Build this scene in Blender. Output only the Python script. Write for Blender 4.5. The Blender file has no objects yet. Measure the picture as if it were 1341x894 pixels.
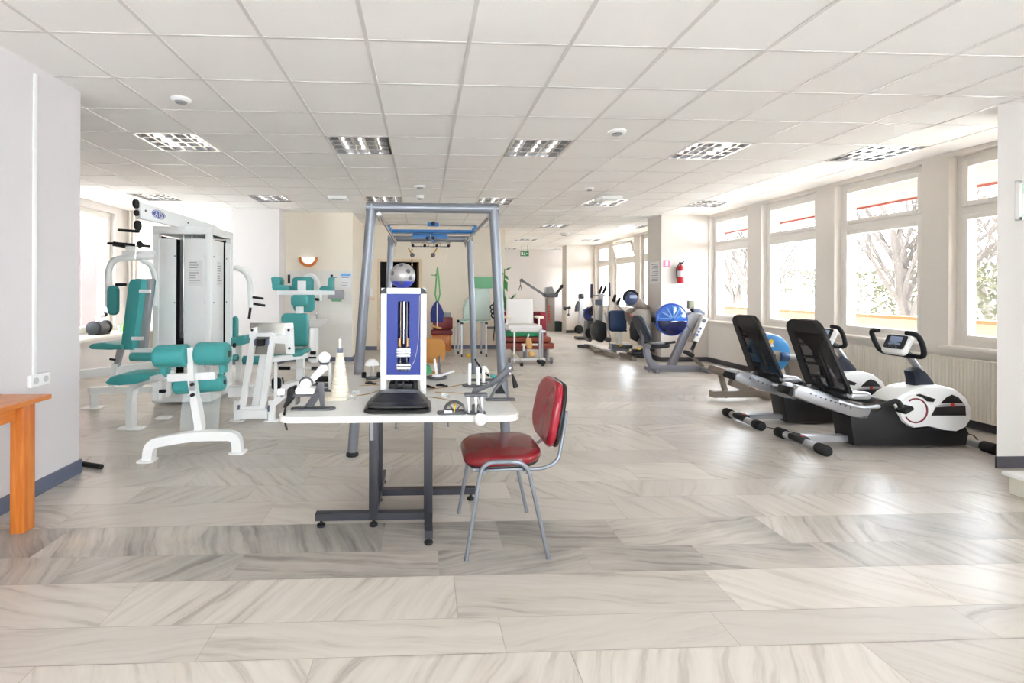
import bpy, bmesh, math, random
from mathutils import Vector, Matrix, Euler
random.seed(7)
PI = math.pi
SC = bpy.context.scene
COL = SC.collection
H = 2.8145                      # ceiling height
# ------------------------------------------------------------------ camera model (used to place things at real distances)
F_, CX, CY, YAW, ROLL, HC = 640.4, 581.65, 379.5, .0434, .0037, 1.3625
_S, _C = math.sin(YAW), math.cos(YAW); _s, _c = math.sin(ROLL), math.cos(ROLL)
def _ray(px, py):
    a, b = px - CX, py - CY
    u, v = (_c*a + _s*b)/F_, (-_s*a + _c*b)/F_
    return Vector((u*_C + _S, -u*_S + _C, -v))
def atZ(px, py, z=0.0):
    r = _ray(px, py); return Vector((0, 0, HC)) + r*((z - HC)/r.z)
def atY(px, py, Y):
    r = _ray(px, py); return Vector((0, 0, HC)) + r*(Y/r.y)
def atX(px, py, X):
    r = _ray(px, py); return Vector((0, 0, HC)) + r*(X/r.x)

# ------------------------------------------------------------------ materials
MATS = {}
def mat(name, col, rough=.5, metal=0, var=.03, scale=30, bump=0, coat=0, emit=0, trans=0, alpha=1, spec=.5):
    m = bpy.data.materials.new(name); m.use_nodes = True
    nt = m.node_tree; b = nt.nodes['Principled BSDF']
    b.inputs['Base Color'].default_value = (*col, 1)
    b.inputs['Roughness'].default_value = rough
    b.inputs['Metallic'].default_value = metal
    b.inputs['Coat Weight'].default_value = coat
    b.inputs['Transmission Weight'].default_value = trans
    b.inputs['Alpha'].default_value = alpha
    b.inputs['Specular IOR Level'].default_value = spec
    if emit:
        b.inputs['Emission Color'].default_value = (*col, 1); b.inputs['Emission Strength'].default_value = emit
    tc = nt.nodes.new('ShaderNodeTexCoord'); n = nt.nodes.new('ShaderNodeTexNoise')
    n.inputs['Scale'].default_value = scale; n.inputs['Detail'].default_value = 3
    nt.links.new(tc.outputs['Object'], n.inputs['Vector'])
    if var:
        mx = nt.nodes.new('ShaderNodeMix'); mx.data_type = 'RGBA'
        mx.inputs[6].default_value = (*[max(0, c*(1-var)) for c in col], 1)
        mx.inputs[7].default_value = (*[min(1, c*(1+var)) for c in col], 1)
        nt.links.new(n.outputs['Fac'], mx.inputs[0]); nt.links.new(mx.outputs[2], b.inputs['Base Color'])
    if bump:
        bp = nt.nodes.new('ShaderNodeBump'); bp.inputs['Strength'].default_value = bump; bp.inputs['Distance'].default_value = .004
        nt.links.new(n.outputs['Fac'], bp.inputs['Height']); nt.links.new(bp.outputs['Normal'], b.inputs['Normal'])
    MATS[name] = m
    return m
def srgb(r, g, b):
    f = lambda v: (v/255/12.92 if v/255 <= .04045 else ((v/255+.055)/1.055)**2.4)
    return (f(r), f(g), f(b))
wall_m = mat('wall paint', srgb(222, 216, 212), .85, scale=60, var=.02, bump=.15)
cream_m = mat('cream wall paint', srgb(236, 225, 208), .85, scale=60, var=.02, bump=.1)
pier_m = mat('pier paint', srgb(214, 207, 199), .85, scale=60, var=.02, bump=.1)  # kept darker than the window wall's copy, as windows light the pillars strongly
base_m = mat('blue grey skirting', srgb(98, 104, 124), .4, scale=20)
darkbase_m = mat('dark skirting', srgb(70, 70, 78), .4, scale=20)
tile_wm = mat('grout white', srgb(230, 228, 224), .5)
white_m = mat('white powder coat', srgb(247, 248, 246), .35, var=.01, coat=.2)
plastic_w = mat('white plastic', srgb(240, 240, 238), .35, var=.01)
lamin_m = mat('table laminate', srgb(218, 217, 212), .35, var=.01)
frame_w = mat('window frame white', srgb(236, 232, 226), .4, var=.01)
sill_m = mat('sill', srgb(235, 230, 222), .35, var=.01)
rad_m = mat('radiator enamel', srgb(228, 222, 208), .4, var=.01)
teal_m = mat('teal vinyl', srgb(66, 160, 158), .42, var=.05, scale=25, bump=.05)
black_m = mat('black plastic', srgb(17, 17, 20), .45, var=.1)
rubber_m = mat('black rubber', srgb(15, 15, 17), .7, var=.1)
leather_m = mat('black leather', srgb(18, 17, 18), .32, var=.1, bump=.2, scale=90)
dgrey_m = mat('dark grey metal', srgb(84, 84, 88), .45, .3, scale=25)
tblleg_m = mat('charcoal steel', srgb(56, 56, 62), .4, .3)
silver_m = mat('silver paint', srgb(132, 136, 143), .38, .5, scale=15)
chrome_m = mat('chrome', srgb(205, 205, 205), .18, 1, var=.01)
alu_m = mat('brushed aluminium', srgb(190, 192, 196), .35, .85)
greyplas = mat('grey plastic', srgb(150, 150, 152), .4)
taupe_m = mat('taupe machine paint', srgb(140, 130, 120), .4, .2)
red_m = mat('oxblood vinyl', srgb(150, 20, 40), .26, var=.06, scale=12, coat=.15)
seat_red = mat('seat vinyl', srgb(124, 22, 30), .24, var=.1, scale=10, coat=.2)
maroon_m = mat('maroon fabric', srgb(140, 30, 45), .7, var=.08)
mattred = mat('red brown vinyl', srgb(140, 60, 40), .45)
blue_m = mat('blue panel', srgb(26, 48, 134), .5, var=.04, scale=60)
blue2_m = mat('bright blue enamel', srgb(30, 110, 180), .35)
navy_m = mat('navy cloth', srgb(20, 32, 104), .6)
blued_m = mat('blue grey upholstery', srgb(44, 66, 100), .45)
wood_m = None
tan_m = mat('tan fabric', srgb(182, 126, 62), .8, var=.08, scale=120)
cream_pl = mat('cream plastic', srgb(236, 226, 206), .45, var=.03)
green_m = mat('green vinyl', srgb(40, 150, 95), .5)
lgreen_m = mat('pale green cloth', srgb(112, 168, 128), .8)
strap_g = mat('green webbing', srgb(112, 180, 116), .7)
brass_m = mat('brass', srgb(190, 150, 90), .35, .6)
acryl_m = mat('clear acrylic', (.85, .93, .92), .08, var=0, alpha=.22)
mistg_m = mat('frosted lid', srgb(205, 225, 215), .2, var=0, alpha=.55)
glass_m = mat('window glass', (1, 1, 1), .0, var=0, alpha=.06)
screen_m = mat('lcd screen', srgb(150, 165, 195), .25, var=.02)
dscreen = mat('dark screen', srgb(40, 44, 50), .15)
paper_m = mat('paper', srgb(232, 230, 228), .8, var=.01)
ink_m = mat('printed ink', srgb(150, 150, 156), .8)
signg_m = mat('sign green', srgb(20, 120, 66), .5)
pink_m = mat('sign pink', srgb(230, 120, 160), .5)
lblue_m = mat('poster blue', srgb(110, 170, 225), .6)
fired_m = mat('extinguisher red', srgb(190, 20, 35), .3, coat=.3)
leaf_m = mat('leaf', srgb(60, 130, 60), .5, var=.2)
mesh_m = mat('chair mesh', (.01, .01, .012), .8, var=0, alpha=.88)
yellow_m = mat('yellow plastic', srgb(235, 190, 40), .5)
lime_m = mat('lime plastic', srgb(160, 205, 50), .5)
lampgl = mat('lamp glass', srgb(225, 232, 228), .3, emit=.25)
towel_m = mat('white cloth', srgb(225, 220, 215), .9, bump=.3, scale=60)
skyb_m = mat('erg water tank', srgb(40, 100, 190), .12, var=.5, scale=9, coat=.6)
tankd_m = mat('dark tank water', srgb(10, 18, 60), .12, coat=.6)
soff_m = mat('soffit boards', srgb(100, 60, 38), .6)
redtrim = mat('red fascia', srgb(140, 50, 40), .6)
parap_m = mat('parapet render', srgb(160, 136, 112), .85)
parcap_m = mat('parapet cap', srgb(150, 84, 40), .7)
facade_m = mat('pink facade', srgb(92, 64, 62), .85)
bark_m = mat('bark', srgb(66, 58, 52), .9, var=.2)
car_m = mat('car paint', srgb(190, 195, 205), .25, coat=.5)
carg_m = mat('car glass', srgb(60, 80, 110), .1)
ground_m = mat('outside paving', srgb(190, 186, 176), .9)
hedge_m = mat('hedge leaf', srgb(78, 76, 56), .9, var=.3)
louv_m = mat('louvre aluminium', srgb(215, 215, 215), .18, .9, var=0)
lbody_m = mat('fixture interior', srgb(150, 150, 152), .3, .5)
tube_m = mat('lamp tube', (1, .97, .92), .3, emit=1.6)
dark_m = mat('painted opening shade', srgb(24, 18, 16), .8)
doorw_m = mat('brown door', srgb(110, 78, 52), .5)
trimw_m = mat('door trim', srgb(225, 205, 175), .5)
redtxt = mat('red lettering', srgb(190, 40, 40), .5)

def wood(name, c1, c2, axis=2, sc=6):
    m = mat(name, c1, .38, coat=.15, var=0)
    nt = m.node_tree; b = nt.nodes['Principled BSDF']
    tc = nt.nodes.new('ShaderNodeTexCoord'); mp = nt.nodes.new('ShaderNodeMapping')
    s = [sc*6]*3; s[axis] = sc*.5
    mp.inputs['Scale'].default_value = s
    n = nt.nodes.new('ShaderNodeTexNoise'); n.inputs['Scale'].default_value = 1; n.inputs['Detail'].default_value = 6
    cr = nt.nodes.new('ShaderNodeValToRGB'); cr.color_ramp.elements[0].position = .35; cr.color_ramp.elements[1].position = .7
    cr.color_ramp.elements[0].color = (*c2, 1); cr.color_ramp.elements[1].color = (*c1, 1)
    L = nt.links.new
    L(tc.outputs['Object'], mp.inputs['Vector']); L(mp.outputs[0], n.inputs['Vector']); L(n.outputs['Fac'], cr.inputs[0]); L(cr.outputs[0], b.inputs['Base Color'])
    return m
wood_m = wood('orange pine', srgb(224, 138, 56), srgb(196, 106, 36))
woodx_m = wood('orange pine top', srgb(226, 142, 62), srgb(204, 116, 42), axis=1)
birch_m = wood('birch ply', srgb(222, 176, 110), srgb(200, 150, 84))

# ------------------------------------------------------------------ mesh builder
class MB:
    def __init__(s): s.v = []; s.f = []; s.mi = []; s.m = 0
    def add(s, vs, fs):
        o = len(s.v); s.v += [tuple(v) for v in vs]
        for f in fs: s.f.append([i+o for i in f]); s.mi.append(s.m)
        return s
    def bm(s, bm, M=None):
        if M is not None: bmesh.ops.transform(bm, matrix=M, verts=bm.verts)
        bm.verts.index_update()
        s.add([v.co.copy() for v in bm.verts], [[v.index for v in f.verts] for f in bm.faces]); bm.free(); return s
    def box(s, c, sz, r=0, rot=(0, 0, 0), seg=2):
        bm = bmesh.new(); bmesh.ops.create_cube(bm, size=1)
        bmesh.ops.scale(bm, vec=sz, verts=bm.verts)
        if r: bmesh.ops.bevel(bm, geom=bm.edges[:], offset=min(r, min(sz)*.49), segments=seg, affect='EDGES', profile=.5)
        return s.bm(bm, Matrix.Translation(c) @ Euler(rot).to_matrix().to_4x4())
    def b2(s, a, b, r=0, seg=2):      # box from corner to corner
        a, b = Vector(a), Vector(b)
        return s.box((a+b)/2, [max(abs(x), .0005) for x in (b-a)], r, seg=seg)
    def tube(s, pts, r=.01, n=10, closed=False):
        pts = [Vector(p) for p in pts]; N = len(pts)
        rs = r if isinstance(r, (list, tuple)) else [r]*N
        ts = []
        for i in range(N):
            if closed: t = pts[(i+1) % N]-pts[i-1]
            else: t = pts[min(i+1, N-1)]-pts[max(i-1, 0)]
            ts.append(t.normalized())
        up = Vector((0, 0, 1)) if abs(ts[0].z) < .9 else Vector((0, 1, 0))
        x = ts[0].cross(up).normalized(); vs = []
        for i in range(N):
            t = ts[i]; x = (x - t*x.dot(t))
            x = x.normalized() if x.length > 1e-6 else t.orthogonal().normalized()
            y = t.cross(x)
            for k in range(n):
                a = 2*PI*k/n; vs.append(pts[i] + (x*math.cos(a)+y*math.sin(a))*rs[i])
        fs = []
        for i in range(N if closed else N-1):
            j = (i+1) % N
            for k in range(n):
                l = (k+1) % n; fs.append([i*n+k, i*n+l, j*n+l, j*n+k])
        if not closed: fs += [list(range(n))[::-1], [(N-1)*n+k for k in range(n)]]
        return s.add(vs, fs)
    def bar(s, pts, w, h, up=(0, 0, 1)):     # rectangular section swept along a path: w across, h along up
        pts = [Vector(p) for p in pts]; N = len(pts); up = Vector(up); vs = []
        for i in range(N):
            a = (pts[i]-pts[i-1]).normalized() if i else None
            b = (pts[i+1]-pts[i]).normalized() if i < N-1 else None
            t = ((a or b)+(b or a)).normalized()
            x = t.cross(up); x = x.normalized() if x.length > 1e-4 else t.orthogonal().normalized()
            y = x.cross(t).normalized()
            k = 1/max(.5, t.dot(a or b))
            hh = h*k if N > 2 else h
            for sx, sy in ((-1, -1), (1, -1), (1, 1), (-1, 1)): vs.append(pts[i] + x*sx*w/2 + y*sy*hh/2)
        fs = [[0, 1, 2, 3][::-1], [(N-1)*4+k for k in range(4)]]
        for i in range(N-1):
            for k in range(4):
                l = (k+1) % 4; fs.append([i*4+k, i*4+l, i*4+4+l, i*4+4+k])
        return s.add(vs, fs)
    def lathe(s, prof, c=(0, 0, 0), axis='Z', n=24, M=None):
        vs = []; fs = []
        for r, z in prof:
            for k in range(n):
                a = 2*PI*k/n; vs.append(Vector((r*math.cos(a), r*math.sin(a), z)))
        P = len(prof)
        for i in range(P-1):
            for k in range(n):
                l = (k+1) % n; fs.append([i*n+k, i*n+l, i*n+n+l, i*n+n+k])
        fs += [list(range(n))[::-1], [(P-1)*n+k for k in range(n)]]
        R = {'Z': Matrix.Identity(4), 'X': Matrix.Rotation(PI/2, 4, 'Y'), 'Y': Matrix.Rotation(-PI/2, 4, 'X')}[axis]
        T = Matrix.Translation(c) @ (M if M is not None else R)
        return s.add([T @ v for v in vs], fs)
    def cyl(s, c, r, h, axis='Z', n=24, bev=.0, M=None):
        b = min(bev, h/2.01, r*.9)
        prof = [(r, -h/2), (r, h/2)] if not b else [(r-b, -h/2), (r-.3*b, -h/2+.3*b), (r, -h/2+b), (r, h/2-b), (r-.3*b, h/2-.3*b), (r-b, h/2)]
        return s.lathe(prof, c, axis, n, M)
    def sph(s, c, r, sc=(1, 1, 1), n=20):
        bm = bmesh.new(); bmesh.ops.create_uvsphere(bm, u_segments=n, v_segments=n//2+2, radius=r)
        return s.bm(bm, Matrix.Translation(c) @ Matrix.Diagonal((*sc, 1)))
    def prism(s, pts, a, b, axis='Y', r=0):   # outline in the plane, extruded from a to b along the axis
        put = {'Y': lambda u, w, t: (u, t, w), 'X': lambda u, w, t: (t, u, w), 'Z': lambda u, w, t: (u, w, t)}[axis]
        n = len(pts); bm = bmesh.new()
        va = [bm.verts.new(put(p[0], p[1], a)) for p in pts]; vb = [bm.verts.new(put(p[0], p[1], b)) for p in pts]
        bm.faces.new(va[::-1]); bm.faces.new(vb)
        for i in range(n): bm.faces.new([va[i], va[(i+1) % n], vb[(i+1) % n], vb[i]])
        bmesh.ops.recalc_face_normals(bm, faces=bm.faces)
        if r:
            es = [e for f in bm.faces if len(f.verts) == n and n != 4 or (n == 4 and abs(f.normal['YXZ'.index(axis) if axis == 'Z' else (1 if axis == 'Y' else 0)]) > .9) for e in f.edges]
            bmesh.ops.bevel(bm, geom=list(set(es)), offset=r, segments=2, affect='EDGES', profile=.5)
        return s.bm(bm)
    def ring(s, c, R, r, axis='Y', n=28, a0=0, a1=2*PI, sc=(1, 1)):
        full = abs(a1-a0) > 6.28; pts = []
        for i in range(n if full else n+1):
            a = a0+(a1-a0)*i/n; u, w = math.cos(a)*R*sc[0], math.sin(a)*R*sc[1]
            pts.append(Vector(c)+Vector({'Y': (u, 0, w), 'X': (0, u, w), 'Z': (u, w, 0)}[axis]))
        return s.tube(pts, r, 8, closed=full)
    def build(s, name, ms, parent=None, loc=None):
        me = bpy.data.meshes.new(name); off = Vector(loc) if loc is not None else Vector((0, 0, 0))
        p = parent; o = off.copy()
        while p is not None: o = o + p.location; p = p.parent
        me.from_pydata([Vector(v)-o for v in s.v], [], s.f)
        for m in (ms if isinstance(ms, (list, tuple)) else [ms]): me.materials.append(m)
        me.polygons.foreach_set('material_index', s.mi); me.polygons.foreach_set('use_smooth', [True]*len(s.f))
        bm = bmesh.new(); bm.from_mesh(me); bmesh.ops.recalc_face_normals(bm, faces=bm.faces); bm.to_mesh(me); bm.free()
        me.set_sharp_from_angle(angle=math.radians(32)); me.update()
        ob = bpy.data.objects.new(name, me); COL.objects.link(ob); ob.parent = parent; ob.location = off
        return ob
def fil(pts, r, n=5):       # round the corners of a path
    pts = [Vector(p) for p in pts]; out = [pts[0]]
    for i in range(1, len(pts)-1):
        a, p, b = pts[i-1], pts[i], pts[i+1]
        u, w = (a-p), (b-p); q = min(r, u.length*.48, w.length*.48)
        A, B = p+u.normalized()*q, p+w.normalized()*q
        for k in range(n+1):
            t = k/n; out.append(A*(1-t)**2 + p*2*t*(1-t) + B*t*t)
    return out + [pts[-1]]
def rrect(w, h, r, n=5, cx=0, cy=0):
    out = []
    for sx, sy, a0 in ((1, 1, 0), (-1, 1, PI/2), (-1, -1, PI), (1, -1, 1.5*PI)):
        for k in range(n+1):
            a = a0+PI/2*k/n; out.append((cx+sx*(w/2-r)+r*math.cos(a), cy+sy*(h/2-r)+r*math.sin(a)))
    return out
def thing(name, label, cat, loc=(0, 0, 0), group=None):
    o = bpy.data.objects.new(name, None); COL.objects.link(o); o.empty_display_size = .1
    o.location = loc; o['label'] = label; o['category'] = cat
    if group: o['group'] = group
    return o
def solo(mb, name, ms, label, cat, loc=(0, 0, 0), group=None):
    o = mb.build(name, ms, None, loc); o['label'] = label; o['category'] = cat
    if group: o['group'] = group
    return o
def struct(mb, name, ms):
    o = mb.build(name, ms); o['kind'] = 'structure'; return o
def dup(o, parent=None):
    c = o.copy(); COL.objects.link(c); c.parent = parent
    for ch in [x for x in bpy.data.objects if x.parent == o]: dup(ch, c)
    return c
def outl(pts, Y):           # outline seen at depth Y, in metres
    return [(atY(x, y, Y).x, atY(x, y, Y).z) for x, y in pts]
def letters(txt, size, M, m, parent, name='lettering', ext=.001, align='CENTER'):
    cu = bpy.data.curves.new(name, 'FONT'); cu.body = txt; cu.size = size; cu.extrude = ext; cu.align_x = align; cu.align_y = 'CENTER'
    ob = bpy.data.objects.new(name, cu); COL.objects.link(ob); cu.materials.append(m)
    bpy.context.view_layer.update()
    me = bpy.data.meshes.new_from_object(ob.evaluated_get(bpy.context.evaluated_depsgraph_get()))
    bpy.data.objects.remove(ob); ob = bpy.data.objects.new(name, me); COL.objects.link(ob)
    ob.parent = parent; ob.matrix_local = M
    return ob
FRONT = Matrix.Rotation(PI/2, 4, 'X')

def padv(outline, th, dome=0, er=None, deform=None):
    # cushion from an outline around the origin in x, y; rounded edge, domed top
    er = th*.5 if er is None else er; n = len(outline)
    R = sum(math.hypot(*p) for p in outline)/n
    prof = [(.35, -th/2), (1-er/R, -th/2)]
    for k in range(1, 8):
        a = -PI/2 + PI*k/8; prof.append((1-er/R*(1-math.cos(a)), th/2*math.sin(a)))
    prof += [(s, th/2+dome*(1-s*s)) for s in (1-er/R, .82, .6, .35)]
    vs = [Vector((0, 0, -th/2))]; fs = []
    for s, z in prof:
        for p in outline: vs.append(Vector((p[0]*s, p[1]*s, z)))
    vs.append(Vector((0, 0, th/2+dome))); L = len(vs)-1
    for k in range(n): l = (k+1) % n; fs.append([0, 1+l, 1+k]); fs.append([L, L-n+k, L-n+l])
    for i in range(len(prof)-1):
        for k in range(n): l = (k+1) % n; a = 1+i*n; fs.append([a+k, a+l, a+n+l, a+n+k])
    if deform: vs = [deform(v) for v in vs]
    return vs, fs
def pad(mb, outline, th, M, dome=0, er=None, deform=None):
    vs, fs = padv(outline, th, dome, er, deform); return mb.add([M @ v for v in vs], fs)
def oriented(c, x, y):     # matrix with given x and y directions
    x = Vector(x).normalized(); z = x.cross(Vector(y)).normalized(); y = z.cross(x)
    return Matrix(((x.x, y.x, z.x, c[0]), (x.y, y.y, z.y, c[1]), (x.z, y.z, z.z, c[2]), (0, 0, 0, 1)))
def roll(mb, p, q, r, n=28):    # upholstered roll between two points
    p, q = Vector(p), Vector(q); d = q-p; L = d.length; e = r*.35
    M = Matrix.Translation((p+q)/2) @ d.to_track_quat('Z', 'Y').to_matrix().to_4x4()
    prof = [(r-e, -L/2)] + [(r-e+e*math.sin(PI/2*k/5), -L/2+e-e*math.cos(PI/2*k/5)) for k in range(1, 6)]
    prof += [(a, -z) for a, z in prof[::-1]]
    return mb.lathe(prof, (0, 0, 0), 'Z', n, M)
# ================================================================== ROOM
GX, GY = -2.134, 2.8695
XR, XL = 5.5, -5.5
def marble(name, lightc, midc, darkc, grey):
    m = bpy.data.materials.new(name); m.use_nodes = True; nt = m.node_tree; b = nt.nodes['Principled BSDF']; L = nt.links.new
    N = nt.nodes.new
    at = N('ShaderNodeAttribute'); at.attribute_name = 'tile'
    sp = N('ShaderNodeSeparateXYZ'); L(at.outputs['Vector'], sp.inputs[0])
    tc = N('ShaderNodeTexCoord')
    ad = N('ShaderNodeVectorMath'); ad.operation = 'ADD'
    cb = N('ShaderNodeCombineXYZ'); mu = N('ShaderNodeMath'); mu.operation = 'MULTIPLY'; mu.inputs[1].default_value = 37
    L(sp.outputs['Y'], mu.inputs[0]); L(mu.outputs[0], cb.inputs[0]); L(mu.outputs[0], cb.inputs[2])
    L(tc.outputs['Object'], ad.inputs[0]); L(cb.outputs[0], ad.inputs[1])
    vr = N('ShaderNodeVectorRotate'); vr.rotation_type = 'Z_AXIS'
    ma = N('ShaderNodeMath'); ma.operation = 'MULTIPLY'; ma.inputs[1].default_value = 6.283
    L(sp.outputs['X'], ma.inputs[0]); L(ma.outputs[0], vr.inputs['Angle']); L(ad.outputs[0], vr.inputs['Vector'])
    vs_ = N('ShaderNodeMath'); vs_.operation = 'FRACT'; v2 = N('ShaderNodeMath'); v2.operation = 'MULTIPLY'; v2.inputs[1].default_value = 7.31; L(sp.outputs['Y'], v2.inputs[0]); L(v2.outputs[0], vs_.inputs[0])
    # large swirl
    n0 = N('ShaderNodeTexNoise'); n0.inputs['Scale'].default_value = 2.6; n0.inputs['Detail'].default_value = 3
    L(vr.outputs[0], n0.inputs['Vector'])
    mix = N('ShaderNodeMix'); mix.data_type = 'VECTOR'; mix.inputs[0].default_value = .10
    L(vr.outputs[0], mix.inputs[4]); L(n0.outputs['Color'], mix.inputs[5])
    mp = N('ShaderNodeMapping'); mp.inputs['Scale'].default_value = (1.1, 15, 1); L(mix.outputs[1], mp.inputs['Vector'])
    n1 = N('ShaderNodeTexNoise'); n1.inputs['Scale'].default_value = 1.6; n1.inputs['Detail'].default_value = 7; n1.inputs['Roughness'].default_value = .62
    L(mp.outputs[0], n1.inputs['Vector'])
    cr = N('ShaderNodeValToRGB'); e = cr.color_ramp.elements
    e[0].position = .34; e[0].color = (*darkc, 1); e[1].position = .60; e[1].color = (*lightc, 1)
    q = cr.color_ramp.elements.new(.45); q.color = (*midc, 1)
    L(n1.outputs['Fac'], cr.inputs[0])
    # patches of grey
    n2 = N('ShaderNodeTexNoise'); n2.inputs['Scale'].default_value = 1.9; n2.inputs['Detail'].default_value = 4; L(mix.outputs[1], n2.inputs['Vector'])
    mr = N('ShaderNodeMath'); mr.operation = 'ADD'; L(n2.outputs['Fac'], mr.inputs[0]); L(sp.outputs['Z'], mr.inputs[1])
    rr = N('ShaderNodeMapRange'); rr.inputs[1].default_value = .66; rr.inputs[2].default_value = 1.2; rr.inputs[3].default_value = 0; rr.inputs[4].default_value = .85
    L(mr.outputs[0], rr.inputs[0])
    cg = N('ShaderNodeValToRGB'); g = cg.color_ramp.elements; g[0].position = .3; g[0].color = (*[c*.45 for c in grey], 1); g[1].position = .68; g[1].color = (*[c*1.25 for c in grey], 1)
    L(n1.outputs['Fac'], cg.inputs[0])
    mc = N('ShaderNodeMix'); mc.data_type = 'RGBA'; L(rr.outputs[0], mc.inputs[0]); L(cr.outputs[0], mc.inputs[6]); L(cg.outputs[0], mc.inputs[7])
    # warm stains
    n3 = N('ShaderNodeTexNoise'); n3.inputs['Scale'].default_value = 3.3; n3.inputs['Detail'].default_value = 5; L(mix.outputs[1], n3.inputs['Vector'])
    r3 = N('ShaderNodeMapRange'); r3.inputs[1].default_value = .58; r3.inputs[2].default_value = .75; r3.inputs[4].default_value = .4; L(n3.outputs['Fac'], r3.inputs[0])
    m3 = N('ShaderNodeMix'); m3.data_type = 'RGBA'; L(r3.outputs[0], m3.inputs[0]); L(mc.outputs[2], m3.inputs[6]); m3.inputs[7].default_value = (*srgb(212, 192, 166), 1)
    # plain tiles show little veining; every tile has its own tone
    pm = N('ShaderNodeMapRange'); pm.inputs[3].default_value = .05; pm.inputs[4].default_value = .75; L(vs_.outputs[0], pm.inputs[0])
    dk = N('ShaderNodeMath'); dk.operation = 'MULTIPLY'; iv = N('ShaderNodeMath'); iv.operation = 'LESS_THAN'; iv.inputs[1].default_value = .25; L(sp.outputs['Z'], iv.inputs[0]); L(iv.outputs[0], dk.inputs[0]); L(pm.outputs[0], dk.inputs[1])
    m4 = N('ShaderNodeMix'); m4.data_type = 'RGBA'; L(dk.outputs[0], m4.inputs[0]); L(m3.outputs[2], m4.inputs[6]); m4.inputs[7].default_value = (*[c*.93 for c in lightc], 1)
    hs = N('ShaderNodeHueSaturation'); hv = N('ShaderNodeMapRange'); hv.inputs[3].default_value = .86; hv.inputs[4].default_value = 1.06; L(sp.outputs['Y'], hv.inputs[0]); L(hv.outputs[0], hs.inputs['Value']); L(m4.outputs[2], hs.inputs['Color'])
    L(hs.outputs[0], b.inputs['Base Color'])
    n4 = N('ShaderNodeTexNoise'); n4.inputs['Scale'].default_value = 9; n4.inputs['Detail'].default_value = 4; L(tc.outputs['Object'], n4.inputs['Vector'])
    r4 = N('ShaderNodeMapRange'); r4.inputs[3].default_value = .27; r4.inputs[4].default_value = .42; L(n4.outputs['Fac'], r4.inputs[0]); L(r4.outputs[0], b.inputs['Roughness'])
    bp = N('ShaderNodeBump'); bp.inputs['Strength'].default_value = .12; bp.inputs['Distance'].default_value = .003; L(n4.outputs['Fac'], bp.inputs['Height']); L(bp.outputs['Normal'], b.inputs['Normal'])
    return m
marble_m = marble('veined stone tile', srgb(214, 206, 196), srgb(203, 194, 183), srgb(170, 160, 150), srgb(140, 136, 129))
grout_m = mat('grout', srgb(172, 164, 155), .9)

def build_floor():
    mb = MB(); info = []
    mb.m = 1; mb.add([(-9.5, -4, -.004), (6.6, -4, -.004), (6.6, 19, -.004), (-9.5, 19, -.004)], [[0, 1, 2, 3]]); info.append((0, 0, 0)); mb.m = 0
    ys = [-4, -3.4, -2.9, -2.3, -1.8, -1.2, -.7, -.1, .35, .9, 1.2, 1.5, 1.826, 2.027, 2.331, 2.56, 2.87, 3.18, 3.45, 3.8]
    R = random.Random(3)
    while ys[-1] < 19: ys.append(ys[-1] + R.choice([.25, .3, .3, .35, .4]))
    fixed = {1.5: [(47, 872), (411, 861), (747, 853), (1130, 843)], 1.826: [(258, 862), (663, 854), (970, 845), (1313, 836)], 2.027: [(130, 818), (600, 808), (973, 799), (1262, 791)]}
    g = .0013
    for y0, y1 in zip(ys, ys[1:]):
        if y0 in fixed: xs = [-9.4, -5, -2.9] + [atZ(*p).x for p in fixed[y0]] + [3.4, 4.6, 6.5]
        else:
            xs = [-9.4 - R.random()*.4]
            while xs[-1] < 6.5: xs.append(xs[-1] + R.uniform(.55, 1.25))
        for x0, x1 in zip(xs, xs[1:]):
            mb.add([(x0+g, y0+g, 0), (x1-g, y0+g, 0), (x1-g, y1-g, 0), (x0+g, y1-g, 0)], [[0, 1, 2, 3]])
            dark = R.choice([0, 0, .05, .12, .2])
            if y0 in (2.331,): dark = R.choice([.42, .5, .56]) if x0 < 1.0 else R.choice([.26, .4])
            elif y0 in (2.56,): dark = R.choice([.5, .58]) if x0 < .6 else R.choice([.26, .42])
            elif y0 < 1.8: dark = -.3
            elif y0 in (1.826, 2.027): dark = R.choice([0, .02, .08])
            elif y0 > 3 : dark = R.choice([.0, .06, .14, .22])
            ang = R.choice([.02, .04, .1, .14, .18, -.04, -.12, -.17, .22]) if y0 != 1.826 else R.choice([.02, .03, -.03])
            info.append((ang, R.random(), dark))
    o = mb.build('floor', [marble_m, grout_m]); o['kind'] = 'structure'
    a = o.data.attributes.new('tile', 'FLOAT_VECTOR', 'FACE')
    for i, t in enumerate(info): a.data[i].vector = t
build_floor()

LIGHTS = [(k, 0) for k in range(-1, 4)] + [(k, 1) for k in range(-2, 4)] + [(k, m) for m in (2, 3, 4) for k in (2, 3)]
LCELL = {(2+3*k, 3+5*m) for k, m in LIGHTS}
ceil_tile = mat('mineral ceiling tile', srgb(242, 240, 237), .9, var=.015, scale=200, bump=.3)
tbar_m = mat('ceiling grid bar', srgb(214, 211, 208), .35, var=0)
mb = MB()
for i in range(-7, 12):
    for j in range(-11, 27):
        if (i, j) in LCELL: continue
        x, y = GX+.6*i, GY+.6*j
        mb.add([(x, y, H+.004), (x+.6, y, H+.004), (x+.6, y+.6, H+.004), (x, y+.6, H+.004)], [[0, 1, 2, 3]])
mb.add([(GX+7.2, -4, H+.004), (6.7, -4, H+.004), (6.7, 19, H+.004), (GX+7.2, 19, H+.004)], [[0, 1, 2, 3]])
mb.m = 1
for i in range(-7, 13): mb.b2((GX+.6*i-.012, -4, H), (GX+.6*i+.012, 19, H+.006))
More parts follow.
